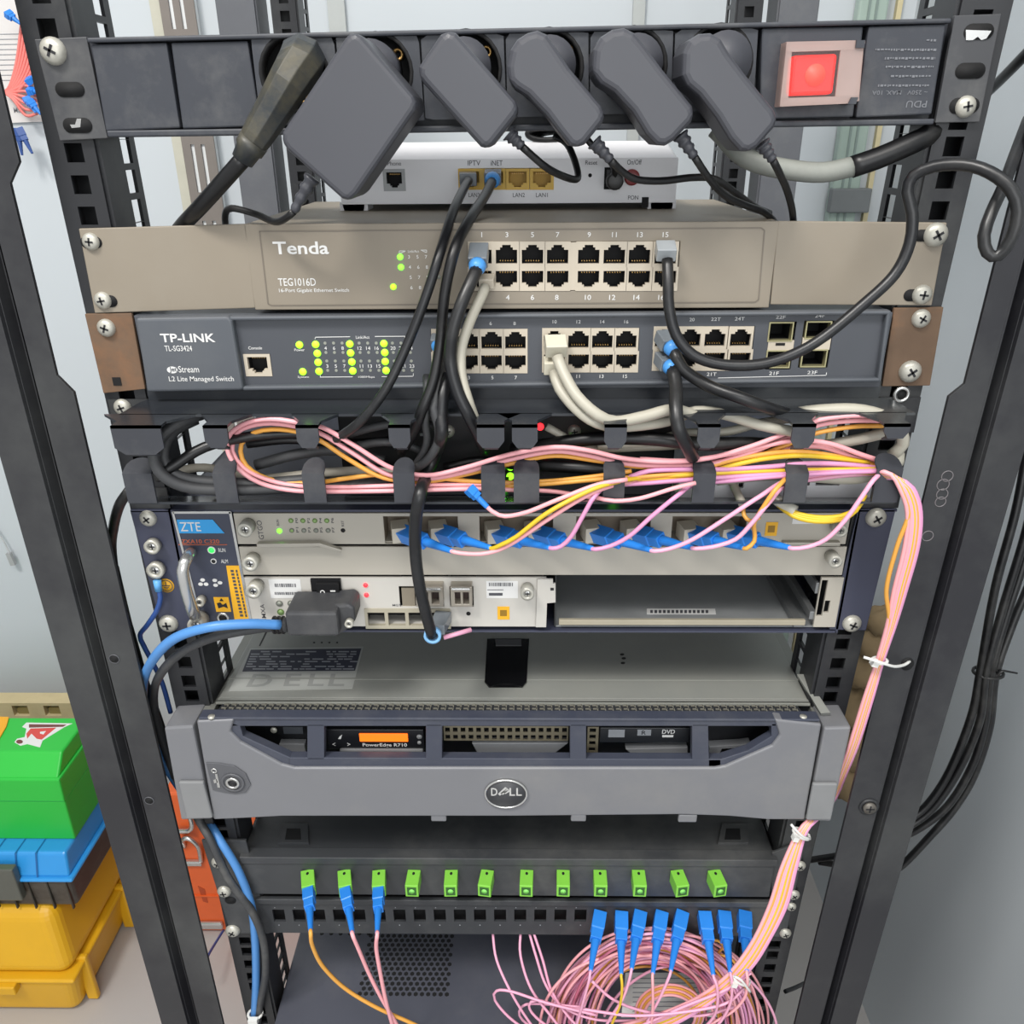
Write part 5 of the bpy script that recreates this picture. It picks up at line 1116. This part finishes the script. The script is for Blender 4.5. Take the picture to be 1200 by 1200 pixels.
# dark cables inside the manager
DK = [([(236, 486, -20), (212, 494, -30), (188, 512, -38), (180, 535, -42), (192, 558, -42), (225, 572, -38), (290, 574, -30), (370, 570, -24), (460, 566, -20)], 3.4, 'outer dusty grey cable looping at the left end of the cable manager'),
      ([(230, 492, -14), (205, 505, -24), (192, 525, -32), (196, 548, -36), (225, 562, -34), (300, 566, -26), (380, 560, -20)], 3.2, 'inner dusty grey cable looping at the left end of the cable manager'),
      ([(182, 560, -40), (205, 545, -36), (240, 524, -30), (290, 512, -24), (340, 508, -18), (400, 510, -14)], 3.2, 'dark cable slanting upward across the loops at the left end of the manager'),
      ([(300, 545, -12), (350, 532, -12), (400, 528, -10), (450, 540, -10)], 3.4, 'dark grey cable behind the crossing pink fibres'),
      ([(290, 520, -8), (340, 515, -8), (400, 520, -6), (470, 516, -6)], 3, 'dark cable high behind the orange loop'),
      ([(410, 508, -16), (440, 500, -20), (480, 494, -20), (510, 500, -14)], 2.6, 'grey cable just below the slate switch behind the second pair of fingers'),
      ([(420, 522, -14), (450, 518, -16), (480, 522, -14), (505, 536, -12)], 2.6, 'grey cable curving under the other behind the second pair of fingers'),
      ([(600, 528, -10), (650, 520, -16), (700, 514, -22), (760, 514, -26), (820, 520, -26), (880, 520, -22), (935, 524, -18)], 4.2, 'thick black printed cable running right through the middle of the manager'),
      ([(630, 545, -8), (680, 548, -14), (730, 552, -14), (790, 545, -10), (850, 540, -8)], 4.0, 'thick black cable behind the lower fingers in the middle of the manager'),
      ([(520, 548, -8), (560, 540, -8), (600, 545, -8), (640, 542, -8)], 3, 'black cable behind the green lamps of the manager')]
for pts, r, l in DK: cable('network_cable', pts, r, RUBG if 'grey' in l else RUB, l)
cable('power_cable', [(152, 574, -20), (140, 592, -12), (133, 618, 4), (131, 645, 18), (138, 690, 26), (154, 745, 28), (170, 800, 24), (188, 850, 20), (205, 910, 16)], 3.2, RUB, 'black cable leaving the left end of the cable manager and passing behind the left post')
# power lead and earth wires on the left
cable('power_lead', [(330, 734, -20), (300, 737, -28), (250, 747, -34), (212, 765, -30), (188, 790, -16), (180, 815, 4), (185, 850, 12), (204, 905, 14), (226, 948, 10), (236, 966, -6), (247, 985, -12), (268, 1030, -14), (294, 1066, -14), (308, 1100, -14), (311, 1140, -12), (305, 1175, -8), (300, 1215, -4)], 3.1, RUBG, 'grey power lead from the black connector, running down past the left side of the server')
cable('power_lead', [(328, 732, -26), (290, 731, -36), (245, 735, -42), (205, 748, -38), (180, 772, -26), (168, 800, -4), (170, 835, 14), (190, 890, 18), (226, 945, 16), (246, 966, 2), (258, 985, -8), (279, 1020, -11), (294, 1060, -10), (299, 1100, -10), (300, 1150, -8), (298, 1192, -6)], 3.3, BCAB, 'blue power lead from the black connector, running down past the left side of the server')
t = thing('earth_wire', V(185, 682, -6), 'thin blue earth wire screwed to the left ear of the line terminal', 'wire')
M(DBLU, True).sweep(smooth_path([V(185, 686, -9), V(188, 700, -9), V(184, 715, -8), V(173, 732, -4), V(164, 744, 2), (V(168, 756, 6)), V(178, 775, 8), V(190, 800, 12), V(200, 835, 14)]), 1.7, 8).build('wire', t)
M(mat('lug_blue', '5a9ad0', .4), True).sweep([V(184, 680, -9), V(186, 692, -9)], [2.6, 2.4], 10).build('wire_lug', t)
cable('earth_wire', [(135, 665, 24), (148, 720, 30), (166, 790, 34), (184, 852, 30), (196, 900, 26)], 2.6, RUB, 'thin black cable hugging the back of the left post above the server')
t = thing('cable_tie', V(300, 1190, -8), 'white tie around the blue lead at the lower left rail', 'cable tie')
c = V(299, 1188, -8); M(TIE, True).sweep([c+Vector((6*math.cos(a*math.pi/8), 5*math.sin(a*math.pi/8), 0)) for a in range(17)], 1.2, 6).build('tie_loop', t); M(TIE).box(c.x-4, c.x+4, -16, -12, c.z-3, c.z+2).build('tie_head', t)
# fibres inside the manager
FR = [('pink', PINK, [(1038, 488, -40), (1000, 487, -42), (960, 492, -42), (925, 506, -43), (880, 523, -44), (830, 537, -45), (780, 541, -45), (730, 537, -45), (690, 528, -45), (650, 524, -46), (600, 532, -46), (545, 548, -45), (500, 557, -44), (458, 548, -44), (415, 522, -45), (378, 501, -46), (348, 495, -44), (318, 491, -42), (290, 495, -40), (270, 508, -40), (266, 525, -41), (278, 548, -42), (305, 566, -42), (345, 575, -42), (400, 576, -42), (470, 575, -43), (545, 573, -43), (600, 574, -42), (650, 576, -40), (700, 585, -36)], 'upper long pink fibre looping at the left of the cable manager'),
      ('pink', PINK, [(1038, 493, -37), (1000, 493, -39), (960, 498, -39), (925, 512, -40), (880, 530, -41), (830, 544, -42), (780, 546, -42), (730, 543, -42), (690, 534, -42), (650, 529, -43), (600, 538, -43), (545, 553, -42), (500, 561, -41), (455, 556, -41), (412, 530, -42), (376, 508, -43), (348, 500, -41), (318, 496, -39), (294, 499, -37), (277, 508, -37), (272, 528, -38), (285, 548, -39), (310, 561, -39), (345, 569, -39), (400, 571, -39), (470, 569, -40), (545, 568, -40), (620, 566, -40), (690, 560, -40)], 'lower long pink fibre looping at the left of the cable manager'),
      ('orange', ORG, [(1038, 499, -35), (1000, 500, -37), (955, 508, -38), (915, 524, -39), (870, 540, -40), (820, 547, -40), (760, 548, -40), (700, 540, -40), (650, 534, -41), (600, 543, -41), (545, 556, -40), (500, 564, -40), (450, 560, -40), (408, 538, -41), (375, 516, -42), (348, 506, -39), (320, 503, -37), (298, 507, -36), (283, 520, -36), (284, 538, -37), (297, 553, -38), (325, 564, -37), (365, 566, -37), (410, 560, -38), (450, 556, -39), (510, 560, -40), (570, 565, -40), (640, 564, -40), (700, 558, -41), (740, 552, -41)], 'orange fibre making the small loop at the left of the cable manager'),
      ('pink', PINK, [(1048, 545, -38), (1010, 533, -40), (980, 522, -42), (955, 517, -43), (930, 516, -43), (890, 524, -42), (850, 533, -41), (800, 540, -39), (750, 538, -38)], 'pink fibre dipping to the right end of the manager, upper of the pair'),
      ('pink', PINK, [(1046, 549, -36), (1005, 538, -37), (975, 527, -38), (950, 523, -38), (900, 530, -38), (860, 538, -38), (800, 546, -37)], 'pink fibre dipping to the right end of the manager, lower of the pair'),
      ('orange', ORG, [(1048, 550, -36), (1010, 541, -38), (970, 533, -40), (930, 529, -42), (890, 533, -42), (850, 541, -42), (810, 553, -43), (760, 558, -44), (700, 562, -44), (640, 567, -42), (590, 570, -41)], 'long orange fibre low in the right half of the manager'),
      ('yellow', YEL, [(1018, 542, -38), (980, 537, -41), (940, 534, -43), (900, 537, -43), (860, 545, -43), (820, 556, -43), (770, 561, -43), (730, 564, -42)], 'yellow fibre between orange and mauve ones in the right half of the manager'),
      ('mauve', MAUV, [(1044, 551, -39), (1000, 545, -42), (950, 543, -44), (900, 547, -44), (850, 550, -44), (800, 550, -44), (760, 552, -44), (735, 560, -44)], 'upper mauve fibre in the right half of the manager'),
      ('mauve', MAUV, [(1046, 556, -37), (1000, 549, -40), (950, 549, -42), (900, 552, -42), (850, 554, -42), (800, 555, -42), (750, 560, -42)], 'lower mauve fibre in the right half of the manager')]
for c_, m_, pts, l in FR:
    pts = [(x, y, Y+12) for x, y, Y in pts]
    cable('fibre_cable', pts, 1.45, m_, l, 'fibre cord')
# eight blue plugs of the line terminal with their cords
def fibre(label, p0, p1, pts, m, r=1.35, w_=4.6, h=4.3, group=None, plugm=BLU, up=None, nm='patch_cable'):
    t = thing(nm, p0, label, 'patch cord', group)
    sc_plug(t, p0, p1, w_, h, plugm, up)
    d = (p1-p0).normalized()
    M(m, True).sweep(smooth_path([p1-d*2, p1+d*2]+[V(*p) if not isinstance(p, Vector) else p for p in pts], 3.5), r, 8).build('cord', t)
    return t
ZP = [((472, 625), (530, 646), 'pink', PINK, [(548, 649, -42), (572, 648, -42), (598, 638, -44), (640, 610, -46), (680, 585, -44), (708, 572, -42), (736, 566, -42)], 'first'),
      ((517, 625), (575, 642), 'yellow', YEL, [(588, 638, -45), (605, 629, -46), (640, 602, -48), (680, 580, -46), (710, 568, -44), (750, 560, -42)], 'second'),
      ((583, 626), (645, 642), 'mauve', MAUV, [(658, 640, -42), (670, 628, -44), (684, 603, -45), (698, 580, -44), (715, 570, -42)], 'third'),
      ((630, 626), (695, 643), 'mauve', MAUV, [(715, 640, -42), (738, 628, -44), (765, 604, -45), (795, 580, -44), (815, 568, -42)], 'fourth'),
      ((697, 625), (764, 645), 'pale pink', LPNK, [(785, 643, -42), (812, 632, -44), (850, 608, -45), (890, 582, -44), (925, 562, -42)], 'fifth'),
      ((744, 625), (812, 642), 'pale pink', LPNK, [(835, 641, -42), (862, 632, -44), (882, 612, -45), (902, 588, -44), (924, 568, -42)], 'sixth'),
      ((811, 626), (872, 642), 'orange', ORG, [(884, 634, -41), (884, 622, -41), (884, 612, -43), (896, 592, -45), (912, 570, -44), (930, 558, -42)], 'seventh'),
      ((856, 626), (926, 642), 'pale pink', LPNK, [(946, 641, -42), (968, 632, -44), (990, 610, -45), (1010, 582, -44), (1024, 562, -42), (1036, 552, -40)], 'eighth')]
for iz, (a, b_, cn, m_, pts, od_) in enumerate(ZP):
    lx, ly, _ = pts[-1]; pts = pts[:-1]+[(lx, ly, -32)]
    nx = int((1036-lx)//60)
    pts += [(lx+(1040-lx)*(j+1)/(nx+1), ly+(549+iz-ly)*(j+1)/(nx+1)-3*math.sin(3.14*(j+1)/(nx+1)), -31-(iz % 4)*1.2+(iz//4)*2) for j in range(nx+1)] if lx < 1030 else []
    p0 = V(a[0], a[1], -3+0); p1 = V(b_[0], b_[1], -40)
    tt = fibre('blue plug with %s cord in the line terminal, %s from the left' % (cn, od_), p0, p1, pts, m_)
    M(mat('cage_silver', 'c2bbab', .4)).sweep([p0+Vector((-3.5, 9, .5)), p0+Vector((-.5, -3.5, 0))], [(5.7, 5.3), (5.7, 5.3)], rect=True, up=(0, 0, 1)).build('transceiver_rim', tt, bevel=.4)
fibre('loose blue plug with a pink cord hanging under the middle fingers of the cable manager', V(549, 572, -38), V(571, 594, -40), [(580, 601, -41), (592, 605, -42), (618, 600, -44), (655, 585, -45), (700, 568, -44), (735, 562, -42)], PINK, w_=2.8, h=2.6)
cable('fibre_cable', [(698, 583, -40), (720, 587, -42), (750, 584, -44), (790, 572, -44), (815, 566, -42)], 1.3, PINK, 'short pink fibre sagging in front of the green glow', 'fibre cord')
t = thing('grey_cable_end', V(866, 570, -20), 'pale taped cable end hanging below the white slotted device', 'cable')
M(mat('dusty_white_jacket', '9b968a'), True).sweep(smooth_path([V(857, 562, -14), V(864, 578, -22), V(871, 592, -30)]), 2.6, 10).build('jacket', t); M(ORG, True).sweep(smooth_path([V(871, 592, -30), V(872, 604, -34), V(880, 611, -38), V(890, 606, -40)]), 1.3, 8).build('orange_tail', t)
t = thing('yellow_fibre_bundle', V(940, 600, -30), 'thick bright yellow fibre bundle curving under the right end of the cable manager', 'fibre cord')
for k in range(3):
    M(YEL, True).sweep(smooth_path([V(912, 588+k*2, -24-k), V(930, 600+k*2.4, -32-k), V(955, 606+k*2.4, -37-k), V(985, 605+k*2, -38), V(1003, 596+k, -36), V(1014, 580, -32)]), 1.5, 8).build('fibre_strand', t)
M(mat('clear_sleeve', 'c3c0b4', .3), True).sweep(smooth_path([V(905, 580, -20), V(916, 590, -26), V(932, 599, -32)]), 3.4, 10).build('clear_sleeve', t)
t = thing('torn_fibre', V(540, 735, -20), 'short cut end of pink fibre lying in front of the big server cover', 'fibre cord')
M(LPNK, True).sweep([V(520, 747, -22), V(552, 738, -14)], 1.6, 8).build('fibre_end', t)
# ---- bundle leaving the manager on the right and dropping to the coil
BM = [PINK, ORG, PINK, LPNK, YEL, PINK, ORG, LPNK, MAUV]
BL = ['pink', 'orange', 'pink', 'pale pink', 'yellow', 'pink', 'orange', 'pale pink', 'mauve']
for k in range(9):
    o = (k-4)*1.9; bow = (-11 if k == 1 else 0)
    pts = [(1030+k, 552+k*1.0, -38), (1048+o*.5, 556+k*.6, -42), (1062+o, 572, -44), (1071+o, 600, -44), (1068+o+bow, 640, -42), (1055+o*.9+bow, 690, -38), (1045+o*.6, 730, -34), (1031+o*.42, 775, -30), (1017+o*.6, 820, -28), (1002+o*.6, 868, -22), (988+o*.5, 905, -10), (975+o*.5, 935, -2), (955+o*.6, 958, -18), (940+o*.6, 975, -26), (925+o*1.1, 1015, -34), (912+o*1.3, 1060, -40), (893+o*1.2, 1100, -46), (872+o*1.3, 1132, -50), (848+o*.8, 1152+k*.8, -52), (812, 1172+k*2, -50-k*.4), (768, 1190+k*2.5, -48), (715, 1205+k*2.5, -44)]
    cable('fibre_cable', pts, 1.35, BM[k], '%s fibre in the bundle dropping past the right rail to the coil' % BL[k], 'fibre cord', '%s fibres of the right hand bundle' % BL[k])
def zip_tie(px, py, Y, r, tail, label, m=TIE, tilt=0):
    c = V(px, py, Y); t = thing('cable_tie', c, label, 'cable tie')
    M(m, True).sweep([c+Vector((r*math.cos(a*math.pi/10), r*.8*math.sin(a*math.pi/10), tilt*r*math.cos(a*math.pi/10))) for a in range(21)], 1.1, 6).build('tie_loop', t)
    M(m).sweep([c+Vector((-r*.6, -r*.7, 0)), c+Vector((-r*.6-4, -r*.7, 1))], [(2.4, 2), (2.4, 2)], rect=True).build('tie_head', t)
    M(m, True).sweep(smooth_path([V(*p) for p in tail]), 1.0, 6).build('tie_tail', t)
zip_tie(1031, 774, -31, 4.5, [(1012, 770, -36), (1022, 773, -38), (1034, 777, -40), (1048, 781, -34), (1060, 779, -24), (1066, 775, -20)], 'white cable tie fastening the fibre bundle to a hole in the right post')
zip_tie(939, 977, -26, 6, [(927, 966, -36), (934, 974, -38), (942, 981, -38), (949, 983, -34)], 'white cable tie around the fibre bundle at the lower right corner of the server', tilt=-.4)
zip_tie(868, 1146, -51, 7, [(860, 1144, -60), (868, 1148, -62), (876, 1158, -60), (879, 1162, -58)], 'white cable tie where the fibre bundle joins the coil', tilt=-.5)
# ---- blue plugs in the green adapters and in the panel
GC = [((364, 1092), 'orange', ORG, [(366, 1108, -62), (378, 1132, -58), (404, 1158, -54), (440, 1180, -52), (478, 1197, -50), (510, 1212, -48)], 'first'),
      ((413, 1094), 'pink', PINK, [(420, 1112, -62), (432, 1140, -58), (446, 1168, -56), (460, 1192, -54), (470, 1210, -52)], 'second'),
      ((442, 1094), 'pink', PINK, [(441, 1112, -62), (446, 1142, -60), (452, 1172, -58), (458, 1195, -56), (463, 1212, -54)], 'third')]
for (pe, cn, m_, pts, od_), (p1, d) in zip(GC, GEN):
    fibre('blue plug with %s cord in the %s green adapter from the left' % (cn, od_), p1-d*2+Vector((0, 0, .5)), V(pe[0], pe[1], -62), pts, m_, r=1.5, w_=4.2, h=4.2)
BP = [((703, 1071), (692, 1138), LPNK, 'pale pink', [(690, 1150, -56), (684, 1172, -56), (676, 1200, -54), (670, 1216, -52)]),
      ((728, 1071), (728, 1142), YEL, 'yellow', [(729, 1155, -56), (727, 1176, -56), (718, 1198, -54), (712, 1214, -52)]),
      ((750, 1071), (740, 1136), LPNK, 'pale pink', [(737, 1150, -56), (730, 1170, -56), (716, 1192, -54), (706, 1210, -52)]),
      ((775, 1071), (765, 1141), PINK, 'pink', [(765, 1155, -56), (765, 1180, -56), (763, 1205, -54), (762, 1216, -52)]),
      ((799, 1071), (786, 1138), LPNK, 'pale pink', [(782, 1150, -56), (772, 1172, -56), (762, 1190, -54), (752, 1212, -52)]),
      ((825, 1071), (836, 1143), LPNK, 'pale pink', [(840, 1155, -56), (841, 1175, -56), (836, 1192, -54), (820, 1210, -52)]),
      ((848, 1071), (856, 1140), LPNK, 'pale pink', [(858, 1152, -56), (856, 1175, -56), (846, 1195, -54), (830, 1213, -52)]),
      ((872, 1071), (875, 1138), PINK, 'pink', [(876, 1150, -56), (873, 1168, -56), (860, 1184, -54), (838, 1197, -52), (810, 1210, -50)])]
ON = ('first', 'second', 'third', 'fourth', 'fifth', 'sixth', 'seventh', 'eighth')
for k, (a, e, m_, cn, pts) in enumerate(BP):
    fibre('blue plug with %s cord in the black patch panel, %s from the left' % (cn, ON[k]), V(a[0], a[1], -4), V(e[0], e[1], -52), pts, m_, r=1.1, w_=5.2, h=4.8, group='blue plugs of the patch panel')
# ---- the hanging coil
CO = [('pink', LPNK), ('pink', PINK), ('mauve', MAUV), ('pink', LPNK), ('yellow', ORG), ('pink', PINK), ('rose', mat('rose_fibre', 'b9677e', .4))]
for k in range(44):
    cn, m_ = CO[k % 7]
    cx, cy_ = 766+R.uniform(-12, 12), 1216+R.uniform(-10, 8); rx = 128-58*R.random(); ry = 117-(128-rx)*.36+R.uniform(-5, 3); Y0 = -2-R.uniform(0, 18); ph = R.uniform(0, 6.28); w1 = R.uniform(-.06, .06); w2 = R.uniform(-.05, .05)
    pts = []
    for a in range(29):
        t_ = 2*math.pi*a/28
        q = 1+w1*math.sin(2*t_+ph)+w2*math.sin(3*t_+ph*2)
        pts.append((cx+rx*q*math.cos(t_), cy_+ry*q*math.sin(t_)-0, Y0+4*math.sin(t_+ph)))
    cable('coil_fibre', pts, 1.2, m_, '%s fibre turn in the big tangled coil under the blue plugs' % cn, 'fibre cord', '%s turns of the tangled coil' % cn, n=6)
for k in range(5):
    rx = 40-k*2.5; cable('coil_fibre', [(785+rx*math.cos(2*math.pi*a/20), 1186+rx*.8*math.sin(2*math.pi*a/20)+k, -12-k*2) for a in range(21)], 1.2, [PINK, ORG][k % 2], '%s fibre turn of the small inner coil behind the blue plugs' % ['pink', 'orange'][k % 2], 'fibre cord', '%s turns of the small inner coil' % ['pink', 'orange'][k % 2], n=6)
for k, pts in enumerate(([(577, 1090, 4), (582, 1125, -10), (600, 1165, -24), (622, 1200, -30), (640, 1220, -34)], [(610, 1092, 2), (610, 1120, -8), (622, 1158, -20), (645, 1190, -28), (665, 1215, -32)],
                         [(620, 1092, 2), (628, 1120, -8), (640, 1155, -18), (660, 1180, -26), (700, 1195, -34), (760, 1196, -40)], [(625, 1092, 0), (636, 1125, -10), (646, 1160, -20), (665, 1190, -30), (690, 1215, -34)],
                         [(640, 1222, -30), (600, 1195, -26), (580, 1172, -22), (582, 1161, -22), (600, 1162, -24), (640, 1175, -30), (700, 1190, -36)], [(660, 1216, -30), (628, 1192, -28), (620, 1178, -26), (630, 1172, -26), (660, 1180, -30), (720, 1188, -36)],
                         [(640, 1215, -24), (612, 1195, -20), (610, 1182, -20), (625, 1176, -22), (680, 1180, -28)], [(694, 1150, -46), (720, 1172, -48), (760, 1186, -50), (820, 1190, -50), (860, 1180, -48)], [(680, 1182, -54), (740, 1190, -56), (800, 1186, -56), (850, 1176, -54), (872, 1158, -50)], [(745, 1205, -54), (800, 1180, -55), (850, 1160, -54), (880, 1140, -50)])):
    cable('loose_fibre', pts, 1.15, LPNK, ['pale pink fibre dropping left of the coil, leftmost', 'pale pink fibre dropping left of the coil, second', 'pale pink fibre dropping from the panel into the coil', 'pale pink fibre close beside the one dropping into the coil', 'pale pink fibre forming the widest loop left of the coil', 'pale pink fibre forming the small lower loop left of the coil', 'pale pink fibre forming the smallest loop left of the coil', 'pale pink fibre crossing low over the coil from the first plug', 'pale pink fibre crossing the bottom of the coil', 'pale pink fibre rising to the tie at the right of the coil'][k], 'fibre cord', n=6)
cable('coil_fibre', [(818, 1112, -14), (826, 1103, -16), (840, 1102, -18), (848, 1110, -16), (840, 1118, -14), (855, 1122, -16), (868, 1138, -20)], 1.1, ORG, 'orange fibre in a tiny loop behind the sixth blue plug', 'fibre cord', n=6)
# ---- black cable bundle on the right wall
for k, pts in enumerate(([(1205, 520, 72), (1190, 600, 62), (1166, 690, 54), (1149, 785, 50), (1138, 840, 50), (1112, 905, 50), (1085, 945, 48), (1058, 965, 46)],
                         [(1225, 520, 76), (1203, 620, 64), (1176, 710, 56), (1156, 785, 48), (1148, 845, 50), (1122, 905, 50), (1090, 950, 48), (1055, 975, 46)],
                         [(1222, 560, 84), (1202, 650, 72), (1180, 720, 62), (1162, 785, 54), (1154, 850, 56), (1138, 900, 56), (1110, 945, 54), (1075, 972, 54), (1045, 985, 60), (1010, 996, 76), (980, 1003, 95), (948, 1008, 112)],
                         [(1240, 560, 90), (1215, 660, 78), (1187, 730, 68), (1167, 790, 58), (1160, 850, 60), (1143, 905, 60), (1120, 945, 58), (1090, 980, 56), (1052, 1018, 58), (1030, 1020, 70), (1000, 1016, 90), (960, 1010, 110)])):
    cable('wall_cable', pts, 3.1, RUB, 'thick black cable in the bundle hanging behind the right post', 'cable', 'black cables tied beside the right post')
t = thing('cable_tie', V(1166, 790, 46), 'black tie with a long tail around the black cable bundle right of the right post', 'cable tie')
c = V(1158, 788, 53); M(RUB, True).sweep([c+Vector((11*math.cos(a*math.pi/10), 8*math.sin(a*math.pi/10), 0)) for a in range(21)], 1.3, 6).build('tie_loop', t)
M(RUB, True).sweep([V(1168, 790, 44), V(1176, 786, 44), V(1192, 789, 44)], [2, 1, .8], 6).build('tie_tail', t)
cable('thin_wire', [(920, 1162, 60), (935, 1156, 70), (952, 1146, 80), (975, 1120, 90)], 2, RUBG, 'thin grey wire crossing the gap between the lower right rail and right post', 'wire')
t = thing('usb_lead', V(12, 655, 700), 'pale thin lead with a small plug hanging on the wall at far left', 'lead')
M(mat('pale_lead', 'b5b8b8', .5), True).sweep(smooth_path([V(-6, 618, 770), V(4, 634, 768), V(12, 650, 766)]), 1.2, 6).build('lead', t); M(mat('pale_plug_body', 'a0a2a2', .5)).sweep([V(10, 648, 766), V(16, 662, 766)], [(4, 3), (4, 3)], rect=True).build('lead_plug', t)
# ---- tidy: drop the helper property used for building
for o in bpy.data.objects:
    if 'o' in o.keys(): del o['o']
